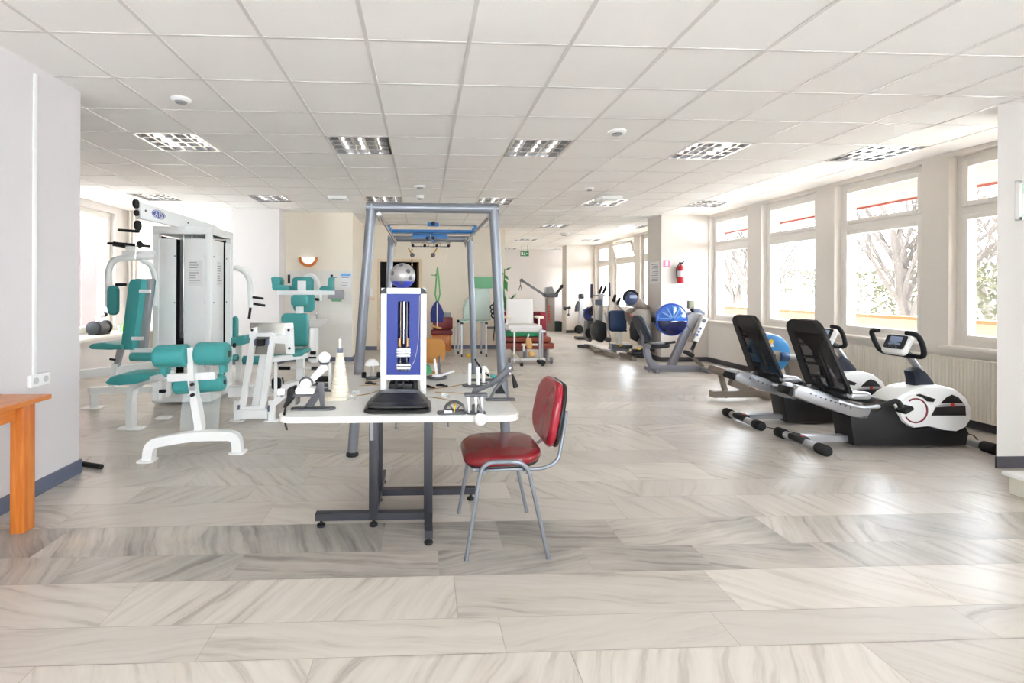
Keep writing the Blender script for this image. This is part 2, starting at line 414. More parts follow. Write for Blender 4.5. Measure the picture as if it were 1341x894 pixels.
for j in range(-11, 28): mb.b2((-6.4, GY+.6*j-.009, H+.0005), (GX+7.2, GY+.6*j+.009, H+.0055))
struct(mb, 'ceiling', [ceil_tile, tbar_m])

def light_fixture():
    t = thing('ceiling_light', 'square recessed louvred ceiling light', 'ceiling light', (0, 0, H))
    b = MB()                       # housing above the ceiling plane
    b.box((0, 0, H+.1), (.59, .59, .01)); 
    for s in (-1, 1): b.box((s*.29, 0, H+.05), (.01, .59, .1)); b.box((0, s*.29, H+.05), (.57, .01, .1))
    b.build('housing', lbody_m, t)
    b = MB()
    for s in (-1, 1): b.box((s*.288, 0, H+.001), (.024, .6, .006)); b.box((0, s*.288, H+.001), (.6, .024, .006))
    b.build('rim', louv_m, t)
    b = MB()
    for k in range(1, 5): b.prism([(-.29+.116*k-.012, H+.005), (-.29+.116*k+.012, H+.005), (-.29+.116*k+.003, H+.05), (-.29+.116*k-.003, H+.05)], -.28, .28, 'Y')
    for k in range(1, 4): b.prism([(-.28+.14*k-.012, H+.004), (-.28+.14*k+.012, H+.004), (-.28+.14*k+.003, H+.048), (-.28+.14*k-.003, H+.048)], -.28, .28, 'X')
    b.build('louvre', louv_m, t)
    for s in (-1, 0, 1):
        b = MB(); b.cyl((s*.17, 0, H+.075), .013, .54, 'Y', 10); b.build('tube', tube_m, t)
    return t
fx = light_fixture()
words_x = {-2: 'outermost left', -1: 'second from the left', 0: 'third from the left', 1: 'fourth from the left', 2: 'second from the window side', 3: 'nearest the windows'}
words_y = {0: 'in the front row', 1: 'in the second row', 2: 'in the third row', 3: 'in the fourth row', 4: 'in the rearmost row'}
for n, (k, m) in enumerate(LIGHTS):
    o = fx if n == 0 else dup(fx)
    o.location = (-.634+1.8*k, 4.97+3*m, H)
    w = words_x[k]
    if m == 0: w = {-1: 'leftmost', 0: 'second from the left', 1: 'middle one', 2: 'fourth from the left', 3: 'rightmost, above the windows'}[k]
    o['label'] = f'louvred square ceiling light {words_y[m]}, {w}'; o['group'] = 'recessed louvred ceiling lights'

b = MB(); b.b2((-7, -4, H+.22), (5.8, 19, H+.3)); b.b2((5.75, -4, H+.05), (6.7, 3.9, H+.3)); struct(b, 'light_block_slab', ground_m)  # unseen slab added to stop light leaking around the ceiling fixtures
# ---- walls
def wall_open(name, X0, X1, y0, y1, ops, m, axis='X'):   # wall slab with rectangular openings (a, b, z0, z1)
    mb = MB(); ops = sorted(ops); c = y0
    def put(a, b, z0, z1):
        if b-a < 1e-4 or z1-z0 < 1e-4: return
        if axis == 'X': mb.b2((X0, a, z0), (X1, b, z1))
        else: mb.b2((a, X0, z0), (b, X1, z1))
    for a, b, z0, z1 in ops:
        put(c, a, 0, H+.05); put(a, b, 0, z0); put(a, b, z1, H+.05); c = b
    put(c, y1, 0, H+.05)
    return struct(mb, name, m)
ZS, ZT = .80, 2.77
WR = [(3.45, 4.887), (5.17, 6.313), (6.618, 7.732), (8.069, 9.17), (9.95, 12.19), (12.55, 13.95), (14.29, 15.35), (16.15, 17.2)]  # last span is an added window, hidden behind the far pillar, for more light
WR[4] = (10.6, 12.19)
wall_open('wall_right', XR, XR+.3, 3.3, 17.6, [(a, b, ZS, ZT) for a, b in WR], mat('brightened pier paint', srgb(230, 224, 216), .85, scale=60, var=.02, bump=.1))  # pier paint lightened to make up for the backlit wall's dimness
WL = [(4.2, 9.05)]
wall_open('wall_left', XL-.3, XL, 3.5, 9.36, [(7.0, 9.0, .62, 2.7)], wall_m)
b = MB(); b.b2((XL-.3, 9.36, 0), (-1.34, 9.56, H+.05)); b.b2((-1.54, 9.56, 0), (-1.34, 11.3, H+.05))
struct(b, 'wall_back', cream_m)
b = MB(); b.b2((-1.54, 11.12, 0), (-.97, 11.32, H+.05)); b.b2((-.09, 11.12, 0), (.17, 11.32, H+.05)); b.b2((-.97, 11.12, 2.0), (-.09, 11.32, H+.05))
b.b2((.17, 11.3, 0), (1.9, 11.5, H+.05)); b.b2((1.7, 11.5, 0), (1.9, 17.4, H+.05))
struct(b, 'wall_back_middle', cream_m)
b = MB(); b.b2((1.7, 17.35, 0), (5.8, 17.55, H+.05)); struct(b, 'wall_back_far', wall_m)
b = MB(); b.b2((-6.6, -3.4, 0), (-2.535, 3.73, H+.05)); struct(b, 'wall_left_block', mat('near wall paint', srgb(216, 211, 211), .85, scale=60, var=.02, bump=.15))
b = MB(); b.prism([(4.445, 3.6), (6.6, 3.6), (6.6, 3.9), (4.84, 3.9)], 0, H+.05, 'Z'); struct(b, 'wall_right_block', mat('near pier paint', srgb(208, 203, 198), .85, scale=60, var=.02, bump=.15))
wall_open('wall_front', -3.4, -3.2, -2.6, 6.6, [(-1.5, .2, 1.0, 2.3), (1.4, 3.0, 1.0, 2.3)], wall_m, 'Y')  # unseen wall, its openings sized by how much fill daylight they admit
wall_open('wall_right_near', 6.3, 6.5, -3.4, 3.6, [(-1.6, -.4, .9, 2.4)], wall_m)  # small out-of-view opening, cut down to limit light on the near pier
b = MB(); b.b2((-3.47, 8.98, 0), (-2.6, 9.37, H+.05)); struct(b, 'trim_1', wall_m); bpy.data.objects['trim_1'].name = 'pillar_left'
b = MB(); b.b2((4.57, 9.2, 0), (5.55, 9.78, H+.05)); struct(b, 'pillar_right', pier_m)
b = MB(); b.b2((4.6, 15.5, 0), (5.55, 16.0, H+.05)); struct(b, 'pillar_far', pier_m)
# skirting
def skirt(name, segs, m=base_m, h=.085):
    b = MB()
    for p, q in segs: b.b2((p[0], p[1], 0), (q[0], q[1], h))
    struct(b, name, m)
skirt('baseboard_left', [((-2.535, -3.2), (-2.522, 3.742)), ((-5.45, 3.73), (-2.522, 3.742))], h=.10)
skirt('baseboard_right', [((4.433, 3.588), (6.3, 3.60)), ((5.488, 3.9), (5.5, 9.2)), ((4.56, 9.188), (5.49, 9.2)), ((4.558, 9.188), (4.57, 9.79)), ((4.59, 15.488), (5.5, 15.5))], darkbase_m, .09)
skirt('baseboard_back', [((-5.5, 9.348), (-3.47, 9.36)), ((-3.48, 8.968), (-2.59, 8.98)), ((-2.6, 8.98), (-2.588, 9.36)), ((-2.6, 9.348), (-1.328, 9.36)), ((-1.34, 9.348), (-1.328, 11.12)), ((-1.34, 11.108), (-1.03, 11.12)), ((-.03, 11.108), (.17, 11.12)), ((.17, 11.288), (1.912, 11.3)), ((1.9, 11.29), (1.912, 17.35)), ((1.9, 17.338), (4.6, 17.35))])
# tiled splash wall behind the gym (tiles drawn in the mesh)
b = MB(); tile_m = mat('wall tile glaze', srgb(226, 222, 214), .3, var=.015)
for i in range(6):
    for j in range(8): b.b2((-2.56+.203*i+.003, 9.35, .095+.203*j+.003), (-2.56+.203*(i+1)-.0, 9.358, .095+.203*(j+1)), 0)
struct(b, 'trim_2', tile_m)
# ---- windows
def window(n, x0, y0, y1, z0, z1, zt, side=1, tilt=0, sill=True):
    r = bpy.data.objects.new(f'window_{n}', None); COL.objects.link(r); r.location = (x0, (y0+y1)/2, z0); r['kind'] = 'structure'
    X = x0 + side*.09; a, c = X, X + side*.07; fw = .075
    b = MB()
    b.b2((a, y0, z0), (c, y0+fw, z1)); b.b2((a, y1-fw, z0), (c, y1, z1)); b.b2((a, y0+fw, z0), (c, y1-fw, z0+fw)); b.b2((a, y0+fw, z1-fw), (c, y1-fw, z1))
    if zt: b.b2((a, y0+fw, zt-.05), (c, y1-fw, zt+.05))
    b.build('window_frame', frame_w, r)
    def sash(za, zb, tl=0):
        q = MB(); s2 = X - side*.02; e = X + side*.045; w = .055; A, B = y0+fw-.015, y1-fw+.015
        q.b2((s2, A, za), (e, A+w, zb), .006); q.b2((s2, B-w, za), (e, B, zb), .006); q.b2((s2, A+w, za), (e, B-w, za+w), .006); q.b2((s2, A+w, zb-w), (e, B-w, zb), .006)
        o = q.build('sash', frame_w, r)
        g = MB(); g.b2((X+side*.01, A+w-.005, za+w-.005), (X+side*.018, B-w+.005, zb-w+.005)); p = g.build('pane', glass_m, o)
        if tl:
            for k in (o,):
                k.data.transform(Matrix.Translation((X-x0, 0, za-z0)) @ Matrix.Rotation(-tl*side, 4, 'Y') @ Matrix.Translation((x0-X, 0, z0-za)))
                p.data.transform(Matrix.Translation((X-x0, 0, za-z0)) @ Matrix.Rotation(-tl*side, 4, 'Y') @ Matrix.Translation((x0-X, 0, z0-za)))
        return o
    if zt: sash(z0+fw-.01, zt-.04); sash(zt+.04, z1-fw+.01, tilt)
    else: sash(z0+fw-.01, z1-fw+.01)
    if sill:
        s = MB(); s.b2((x0+side*.1, y0-.04, z0-.03), (x0-side*.07, y1+.04, z0+.005), .008); s.build('window_sill', sill_m, r)
    h = MB(); yy = y0+fw+.01
    h.b2((X-side*.03, yy, (z0+zt)/2-.05 if zt else 1.3), (X-side*.018, yy+.022, (z0+zt)/2+.02 if zt else 1.36)); h.build('handle', plastic_w, r)
    return r
for n, (a, c) in enumerate(WR): window(n+1, XR, a, c, ZS, ZT, 2.2, 1, tilt=.3 if n == 5 else 0)
# left window: two tall casements above a deep shelf
window(9, XL, 7.0, 9.0, .62, 2.7, None, -1, sill=False)
b = MB(); b.b2((-5.5, 3.9, .57), (-5.0, 9.35, .612), .01); struct(b, 'window_shelf', sill_m)
b = MB(); b.b2((-5.49, 3.9, .0), (-5.08, 9.34, .57)); struct(b, 'window_shelf_front', wall_m)
# pipes on the back wall
for k, px in enumerate((169.5, 175)):
    p = atY(px, 380, 9.3); b = MB(); b.tube([(p.x, 9.31, .63), (p.x, 9.31, 2.8)], .016); 
    b.cyl((p.x, 9.33, 1.4), .02, .03, 'Y', 10)
    solo(b, 'wall_pipe', plastic_w, ['thin white vertical pipe on the back wall beside the left window', 'thin white vertical pipe right of its twin near the left window'][k], 'pipe', (p.x, 9.31, .63), 'vertical pipes on the back wall')
b = MB(); b.b2((-5.4, 9.34, 2.05), (-3.5, 9.355, 2.075)); solo(b, 'cable_duct', plastic_w, 'thin white cable duct running along the back wall behind the gym tower', 'cable duct', (-4.4, 9.34, 2.05))
# ---- doors
d = bpy.data.objects.new('door_1', None); COL.objects.link(d); d.location = (-.53, 11.2, 0); d['kind'] = 'structure'
b = MB(); b.b2((-1.03, 11.1, 0), (-.97, 11.34, 2.06)); b.b2((-.09, 11.1, 0), (-.03, 11.34, 2.06)); b.b2((-.97, 11.1, 2.0), (-.09, 11.34, 2.06)); b.build('door_frame', trimw_m, d)
b = MB(); b.b2((-.97, 11.34, 0), (-.72, 11.36, 2.0)); b.b2((-.72, 11.9, 0), (-.09, 11.92, 2.0)); b.b2((-.74, 11.36, 0), (-.72, 11.9, 2)); b.b2((-1.1, 12.9, -.1), (.1, 13, 2.9)); b.b2((-1.2, 11.36, -.1), (-1.1, 13, 2.9)); b.b2((.02, 11.36, -.1), (.12, 13, 2.9)); b.b2((-1.2, 11.36, 2.1), (.12, 13, 2.2)); b.build('passage_shade_box', dark_m, d)  # near-black panels paint the opening's gloom; outer box added against stray daylight
b = MB(); b.b2((-.14, 11.32, .01), (-.10, 12.1, 1.99), .003); dl = b.build('door_leaf', doorw_m, d)
b = MB(); b.cyl((-.16, 12.0, 1.0), .012, .05, 'X', 10); b.b2((-.2, 11.9, .99), (-.185, 12.02, 1.01)); b.build('door_handle', alu_m, dl)

# ---- radiator
t = thing('radiator', 'long cream ribbed panel radiator under the right hand windows', 'radiator', (5.42, 5.1, .1))
b = MB(); n = 74; pts = []
for i in range(n):
    y = 3.88 + (6.4-3.88)*i/n; w = (6.4-3.88)/n
    pts += [(5.40, y), (5.40, y+w*.55), (5.405, y+w*.68), (5.405, y+w*.9)]
pts += [(5.40, 6.4), (5.43, 6.4), (5.43, 3.88)]
b.prism(pts, .11, .69, 'Z'); b.build('ribbed_panel', rad_m, t)
b = MB(); b.b2((5.395, 3.87, .68), (5.47, 6.41, .695), .004); b.b2((5.395, 3.87, .1), (5.46, 6.41, .115), .004); b.build('grille_top', rad_m, t)
b = MB(); b.tube(fil([(5.44, 3.92, .0), (5.44, 3.92, .15)], .02), .011); b.cyl((5.44, 3.92, .08), .018, .04, 'Z', 12); b.build('pipe', plastic_w, t)

# ================================================================== OUTSIDE
b = MB(); b.b2((5.8, -2, -.25), (45, 40, -.2)); o = struct(b, 'ground_outside', ground_m)
t = thing('balcony_parapet', 'tan rendered parapet wall with an orange cap outside the windows', 'parapet', (8, 9, -.2))
b = MB(); b.b2((8, 0, -.2), (8.2, 19, .9)); b.build('parapet_wall', parap_m, t)
b = MB(); b.b2((7.96, 0, .9), (8.24, 19, .955), .01); b.build('cap', parcap_m, t)
t = thing('roof_overhang', 'boarded wooden roof overhang with red fascia outside the windows', 'roof overhang', (6.5, 9, 2.8))
b = MB()
for k in range(9): b.b2((5.8+.155*k, 0, 2.745), (5.8+.155*k+.15, 19, 2.765))
b.build('soffit', soff_m, t)
b = MB(); b.b2((7.19, 0, 2.715), (7.24, 19, 2.95)); b.build('fascia', redtrim, t)
t = thing('pink_facade', 'pink rendered neighbouring facade seen through the left window', 'building', (-8.6, 13, -.3))
b = MB(); b.b2((-8.8, 7.6, -.3), (-8.6, 13.95, 6)); b.build('wall_panel', facade_m, t)  # stretched beyond the seen part to block sky light at the left window
b = MB(); b.b2((-8.61, 13.3, -.3), (-8.59, 13.34, 6)); b.b2((-8.61, 12.7, -.3), (-8.59, 12.72, 6)); b.build('joint_strip', mat('facade joint', srgb(150, 112, 112), .8), t)
def tree(x, y, h, seed, label, spread=.5, sub=3):
    R = random.Random(seed); t = thing('bare_tree', label, 'tree', (x, y, -.2), 'trees beyond the parapet')
    b = MB(); tw = MB()
    def br(p, d, L, r, lev):
        pts = [p]; q = p
        for k in range(4):
            d = (d + Vector((R.uniform(-1, 1), R.uniform(-1, 1), R.uniform(-.3, .6)))*.14).normalized(); q = q + d*L/4; pts.append(q)
        (b if lev < 2 else tw).tube(pts, [r*(1-.13*k) for k in range(5)], 6 if lev < 2 else 3)
        if lev < sub+1:
            for k in range(5 if lev < 2 else 4):
                i = R.choice([1, 2, 3, 4]); a = R.uniform(0, 2*PI)
                nd = (d + Vector((math.cos(a), math.sin(a), R.uniform(-.1, .5)))*R.uniform(.5, 1.0)*spread*1.6).normalized()
                br(pts[i], nd, L*R.uniform(.5, .78), r*(1-.13*i)*.6, lev+1)
    for k in range(R.choice([3, 4])):
        a = R.uniform(0, 2*PI); br(Vector((x, y, -.2)), Vector((math.cos(a)*.22, math.sin(a)*.22, 1)).normalized(), h*.6, .12*h/6, 0)
    b.build('trunk', bark_m, t); tw.build('twigs', bark_m, t)
tree(16.2, 15.6, 8, 21, 'large bare tree with forked trunks behind the second window', .5)
tree(19.5, 9.2, 7, 9, 'slender bare tree behind the window nearest the right pier', .4)
tree(15.8, 22.5, 7, 12, 'bare tree showing through the third window from the right', .5)
tree(25, 20.5, 8, 15, 'thin bare tree between the second and third windows', .6)
tree(21, 32, 8, 18, 'distant bare tree behind the leftmost near window', .6)
def hedge(x, y, s, seed, label):
    R = random.Random(seed); b = MB()
    for k in range(1400):
        p = Vector((x+R.gauss(0, s[0]), y+R.gauss(0, s[1]), s[2]*R.random()**.8)); a = R.uniform(0, PI); q = Vector((math.cos(a), math.sin(a), R.uniform(-.6, .6)))*.09; w = Vector((-math.sin(a)*.04, math.cos(a)*.04, .07))
        b.add([p-q, p-w, p+q, p+w], [[0, 1, 2, 3]])
    o = solo(b, 'shrub', hedge_m, label, 'shrub', (x, y, -.2), 'shrubs beyond the parapet')
hedge(19, 17.5, (.7, 1.6, 2.2), 1, 'olive shrub at the foot of the large bare tree'); hedge(19.5, 13.2, (.7, 1.3, 2.6), 2, 'olive shrub behind the slender tree at the right'); hedge(22, 27, (.9, 2.4, 2.6), 3, 'olive shrub row beyond the parked cars')
def car(x, y, label, c, rz=0):
    t = thing('parked_car', label, 'car', (x, y, -.2), 'cars parked beyond the parapet')
    prof = [(-2.1, .25), (-2.1, .75), (-1.9, .92), (-1.25, 1.0), (-.6, 1.42), (.75, 1.45), (1.4, 1.05), (2.0, .95), (2.15, .7), (2.15, .25)]
    b = MB(); b.prism([(y+p, z-.2) for p, z in prof], x-.85, x+.85, 'X', .05); b.build('body', c, t)
    b = MB(); b.prism([(y-1.1, .84), (y-.58, 1.17), (y+.7, 1.19), (y+1.2, .86)], x-.87, x+.87, 'X'); b.build('side_windows', carg_m, t)
    for sx in (-.8, .8):
        for sy in (-1.35, 1.3): b = MB(); b.cyl((x+sx, y+sy, .12), .32, .2, 'X', 18, .04); b.build('wheel', rubber_m, t)
car(14.5, 19.2, 'silver parked car seen through the third window from the right', car_m); car(14.6, 26.0, 'white parked car seen through the leftmost near window', mat('white car paint', srgb(225, 228, 232), .25, coat=.5))

# ================================================================== WORLD + CAMERA
w = bpy.data.worlds.new('World'); SC.world = w; w.use_nodes = True
bg = w.node_tree.nodes['Background']; bg.inputs[0].default_value = (.82, .912, 1, 1); bg.inputs[1].default_value = 8.0
cam = bpy.data.cameras.new('camera'); co = bpy.data.objects.new('camera', cam); COL.objects.link(co); SC.camera = co
cam.sensor_width = 36; cam.lens = F_/1341*36; cam.shift_x = (670.5-CX)/1341; cam.shift_y = -(447-CY)/1341; cam.clip_start = .05; cam.clip_end = 200
R0 = Vector((_C, -_S, 0)); Z0 = Vector((0, 0, 1)); FW = Vector((_S, _C, 0))
Rc = R0*_c + Z0*_s; Uc = Z0*_c - R0*_s
co.matrix_world = Matrix(((Rc.x, Uc.x, -FW.x, 0), (Rc.y, Uc.y, -FW.y, 0), (Rc.z, Uc.z, -FW.z, HC), (0, 0, 0, 1)))
SC.view_settings.view_transform = 'Standard'; SC.view_settings.look = 'None'; SC.view_settings.gamma = 1; SC.view_settings.exposure = 1.68
SC.cycles.use_denoising = True; SC.cycles.max_bounces = 10; SC.cycles.diffuse_bounces = 6; SC.cycles.transparent_max_bounces = 16
SC.cycles.sample_clamp_indirect = 8
sun = bpy.data.lights.new('sun', 'SUN'); sun.energy = 8.0; sun.angle = .02; so = bpy.data.objects.new('sun', sun); COL.objects.link(so)
so.rotation_euler = Vector((-.25, .6, -.75)).to_track_quat('-Z', 'Y').to_euler()
# ================================================================== WOODEN TABLE (left edge)
t = thing('wooden_table', 'orange pine table at the left wall, cut by the frame', 'table', (-2.3, 2.5, 0))
b = MB(); b.b2((-2.52, 1.55, .725), (-2.145, 2.93, .752), .004); b.build('tabletop', woodx_m, t)
for x, y in ((-2.245, 2.85), (-2.245, 1.65), (-2.475, 2.85), (-2.475, 1.65)):
    b = MB(); b.box((x, y, .3625), (.075, .085, .725), .006); b.build('leg', wood_m, t)
b = MB(); b.b2((-2.27, 1.69, .63), (-2.25, 2.81, .725)); b.b2((-2.44, 2.84, .63), (-2.28, 2.86, .725)); b.build('apron', woodx_m, t)

# ================================================================== REHAB TABLE
TZ = .73
t = thing('therapy_table', 'white topped therapy table on a dark steel pinwheel base', 'table', (-.115, 3.06, 0))
b = MB(); b.prism(rrect(1.227, 1.22, .075, 7, -.1135, 3.062), TZ-.032, TZ, 'Z', .004); b.build('tabletop', lamin_m, t)
cols = [(-.28, 2.84), (.035, 2.84), (.035, 3.17), (-.28, 3.17)]
for x, y in cols:
    b = MB(); b.box((x, y, .37), (.05, .05, .655), .004); b.build('leg', tblleg_m, t)
ends = [(-.61, 2.84), (.035, 2.60), (.345, 3.17), (-.28, 3.5)]
for (x, y), (ex, ey), (px, py) in zip(cols, ends, cols[1:]+cols[:1]):
    b = MB(); b.bar([(px if 0 else x, y, .062), (ex, ey, .062)], .045, .04); b.build('foot_bar', tblleg_m, t)
for i in range(4):
    p, q = cols[i], cols[(i+1) % 4]
    for z in (.062, .66): b = MB(); b.bar([(*p, z), (*q, z)], .045, .04); b.build('base_rail', tblleg_m, t)
for (x, y), (ex, ey) in zip(cols, ends):
    ux, uy = (ex-x), (ey-y); L = math.hypot(ux, uy)
    for q in ((ex-ux/L*.03, ey-uy/L*.03), (x, y)):
        b = MB(); b.cyl((q[0], q[1], .008), .024, .016, 'Z', 16, .004); b.cyl((q[0], q[1], .028), .008, .03, 'Z', 10); b.build('glide_foot', rubber_m, t)
b = MB(); b.b2((-.300, 2.812, .50), (-.280, 2.8145, .66)); b.build('rating_sticker', greyplas, t)

# ================================================================== VISITOR CHAIRS
def conf_chair(label, sm, bm_, sh=black_m, bh=.35, bz=.692):
    t = thing('visitor_chair', label, 'chair', (0, 0, 0))
    # faces -x, origin at the centre of the seat on the floor
    o1 = rrect(.42, .46, .13, 6)
    def saddle(v):
        u, q = v.x/.21, v.y/.23
        w = 1 if v.z > -.02 else .8
        return Vector((v.x, v.y*(1-.06*max(0, u)), v.z + (-.034*max(0, -u-.2)**2 + .012*max(0, u) - .004*q*q)*w + .006))
    b = MB(); pad(b, o1, .05, Matrix.Translation((0, 0, .475)), .010, .02, saddle); seat = b.build('seat', sm, t)
    b = MB(); pad(b, rrect(.39, .43, .12, 6), .02, Matrix.Translation((.005, 0, .445)), 0, .008, saddle); b.build('seat_shell', black_m, seat)
    def curve(v): return Vector((v.x, v.y, v.z + .5*v.y**2))
    bo = [(x, y*(1.0-.10*max(0, x/.18))) for x, y in rrect(bh, .43, bh*.33, 6)]
    Mb = Matrix.Translation((.285 + (bz-.69)*.2, 0, bz)) @ Matrix.Rotation(math.radians(-90+10), 4, 'Y')
    b = MB(); pad(b, bo, .045, Mb, .012, .02, curve); bk = b.build('backrest', bm_, t)
    b = MB(); pad(b, [(x*.985, y*.99) for x, y in bo], .022, Mb @ Matrix.Translation((0, 0, -.03)), 0, .01, curve); b.build('back_shell', sh, bk)
    g = silver_m; 
    for s in (-1, 1):
        yo, yi = s*.26, s*.225
        pts = fil([(-.205, yo, .01), (-.125, yi+s*.012, .485), (.105, yi+s*.012, .485), (.21, yo, .01)], .07, 8)
        k = len(pts)//2
        b = MB(); b.tube(pts[:k+1], .011, 10); b.cyl((-.206, yo, .008), .013, .016, 'Z', 12); b.build('leg', g, t)
        b = MB(); b.tube(pts[k:], .011, 10); b.cyl((.211, yo, .008), .013, .016, 'Z', 12); b.build('leg', g, t)
        b = MB(); b.tube(fil([(-.17, s*.19, .43), (.20, s*.19, .43), (.285, s*.17, .46), (.318, s*.15, .60), (.335, s*.15, .72)], .06, 5), .010, 8); b.build('back_support', g, t)
    b = MB(); b.tube([(-.11, -.235, .432), (-.11, .235, .432)], .009, 8); b.tube([(.1, -.235, .432), (.1, .235, .432)], .009, 8); b.build('cross_rail', g, t)
    return t
c = conf_chair('oxblood vinyl chair with grey tubular legs facing the white therapy table', seat_red, red_m)
c.location = (.43, 2.72, 0)
c2 = conf_chair('tan fabric chair seen from behind, beyond the white therapy table', tan_m, tan_m, tan_m, .25, .775)
c2.location = (-.03, 5.05, 0); c2.rotation_euler = (0, 0, math.radians(-82))

# ================================================================== SUSPENSION CAGE
t = thing('suspension_cage', 'tall grey tubular suspension therapy cage behind the white table', 'therapy frame', (.1, 5.2, 0))
for Y, tp in ((4.05, 'front'), (6.5, 'rear')):
    k = Y
    for sx, fx_, tx in ((-1, -.575 if Y < 5 else -.5, -.425), (1, .70, .585 if Y < 5 else .62)):
        b = MB(); b.tube([(fx_, Y, .03), (tx, Y, 2.06)], .041, 16); b.build('upright', silver_m, t)
        b = MB(); b.lathe([(.05, 0), (.052, .012), (.045, .03), (.02, .05)], (fx_, Y, 0), 'Z', 18); b.build('rubber_foot', rubber_m, t)
    b = MB(); b.tube([(-.468, Y, 2.04), (.628 if Y < 5 else .663, Y, 2.04)], .041, 16); b.build('top_bar', silver_m, t)
for x in (-.365, .56):
    b = MB(); b.tube([(x, 4.08, 1.985), (x, 6.47, 1.985)], .018, 12); b.build('side_rail', chrome_m, t)
    for Y in (4.09, 6.44):
        b = MB(); b.cyl((x-.0, Y, 1.99), .06, .012, 'X', 20); b.cyl((x, Y, 1.99), .026, .04, 'X', 14); b.build('corner_bracket', alu_m, t)
    b = MB(); b.tube([(x, 5.2, 2.04), (x, 5.75, 2.04)], .006, 8)
    for Y in (5.22, 5.45, 5.72): b.box((x, Y, 2.015), (.03, .04, .075), .004)
    b.build('carriage_clamp', blue2_m, t)
for Y, z, x0, x1 in ((5.22, 2.055, -.36, .555), (5.72, 2.02, -.345, .54)):
    b = MB(); b.tube([(x0, Y, z), (x1, Y, z)], .009, 8); b.build('cross_rod', chrome_m, t)
b = MB(); b.tube([(-.34, 5.38, 2.005), (.54, 5.38, 2.005)], .02, 12); b.build('blue_cross_bar', blue2_m, t)
b = MB(); b.box((.105, 5.22, 2.06), (.12, .04, .04), .006); b.build('slider_block', blue2_m, t)
b = MB(); b.cyl((.105, 5.19, 2.065), .022, .04, 'Y', 16, .005); b.build('clamp_knob', rubber_m, t)
b = MB(); b.box((-.02, 5.68, 1.985), (.2, .03, .06), .004); b.box((.2, 5.68, 1.985), (.16, .03, .06), .004); b.box((.105, 5.66, 1.97), (.03, .03, .12), .004); b.build('pulley_plate', blue2_m, t)
for x in (.05, .115):
    b = MB(); b.cyl((x, 5.645, 1.96), .019, .03, 'Y', 14, .004); b.build('knob', rubber_m, t)
b = MB(); b.tube([(-.15, 5.9, 1.93), (.33, 5.9, 1.93)], .008, 8); b.tube([(-.12, 5.75, 1.87), (.31, 5.75, 1.87)], .006, 8)
for x in (-.13, -.03, .06, .12, .2, .3): b.tube([(x, 5.82, 1.935), (x+.005, 5.76, 1.865)], .004, 6)
b.build('hook_rail', chrome_m, t)
for x in (-.12, .02, .16, .3):
    b = MB(); b.cyl((x, 5.73, 1.88), .017, .035, 'Y', 12, .004); b.build('rope_cleat', rubber_m, t)
for px, s in ((540, 1), (567, -1)):
    p = atY(px, 334, 5.62); b = MB(); b.tube([p+Vector((-.045*s, 0, .08)), p], .009, 8); b.build('pulley_arm', brass_m, t)
    b = MB(); b.cyl(p, .026, .02, 'Y', 18, .004); b.cyl(p, .01, .024, 'Y', 12); b.build('pulley_wheel', dgrey_m, t)
b = MB(); b.tube([(-.13, 5.7, 1.86), (-.125, 5.7, 1.52)], .003, 6)
for k in range(5): b.sph((-.128, 5.7, 1.83-.06*k), .011, n=8)
b.build('bead_cord', brass_m, t)
b = MB(); b.tube([(.3, 5.75, 1.87), (.245, 5.6, 1.69), (.245, 5.6, 1.62)], .003, 6); b.build('rope', towel_m, t)
# green straps, sling and trapeze hang from the cage: things of their own
SY = 5.6
t = thing('suspension_strap', 'green webbing strap hanging from the cage above the blue sling', 'strap', (.24, SY, 1.6))
b = MB()
for dx in (-.012, .014):
    pts = [atY(573, 350, SY), atY(573+dx*130, 365, SY), atY(573+dx*240, 385, SY), atY(573, 399, SY)]; b.tube(pts, .009, 6)
b.build('webbing', strap_g, t)
b = MB(); b.bar([atY(565, 360, SY), atY(571, 361, SY)], .014, .012); b.build('loose_end', strap_g, t)
b = MB(); b.box(atY(571, 360, SY), (.02, .012, .018), .003); b.build('buckle', redtxt, t)
p = atY(573, 395, SY)
b = MB(); q = outl([(571, 394), (566, 401), (563.5, 409), (564, 422), (580.5, 422), (581.5, 410), (578, 401), (573.5, 394)], SY); b.prism(q, SY-.025, SY+.03, 'Y', .012)
solo(b, 'sling', navy_m, 'royal blue padded sling hanging from the cage straps', 'sling', p)
t = thing('trapeze_handle', 'small wooden trapeze handle on a white cord in front of the blue sling', 'handle', atY(572, 428, SY))
b = MB(); b.tube([atY(564, 426, SY-.05), atY(578, 430, SY-.05)], .011, 10); b.build('grip', birch_m, t)
b = MB(); b.tube([atY(572.5, 396, SY-.05), atY(572.5, 428, SY-.05)], .005, 6); b.build('cord', towel_m, t)

b = MB(); b.lathe([(.14, 0), (.15, .012), (.148, .03), (.12, .075), (.07, .1), (.02, .108)], (-.05, 4.98, .516), 'Z', 30); solo(b, 'balance_dome', green_m, 'green rubber balance dome lying on the seat of the tan chair', 'balance cushion', (-.05, 4.98, .516))

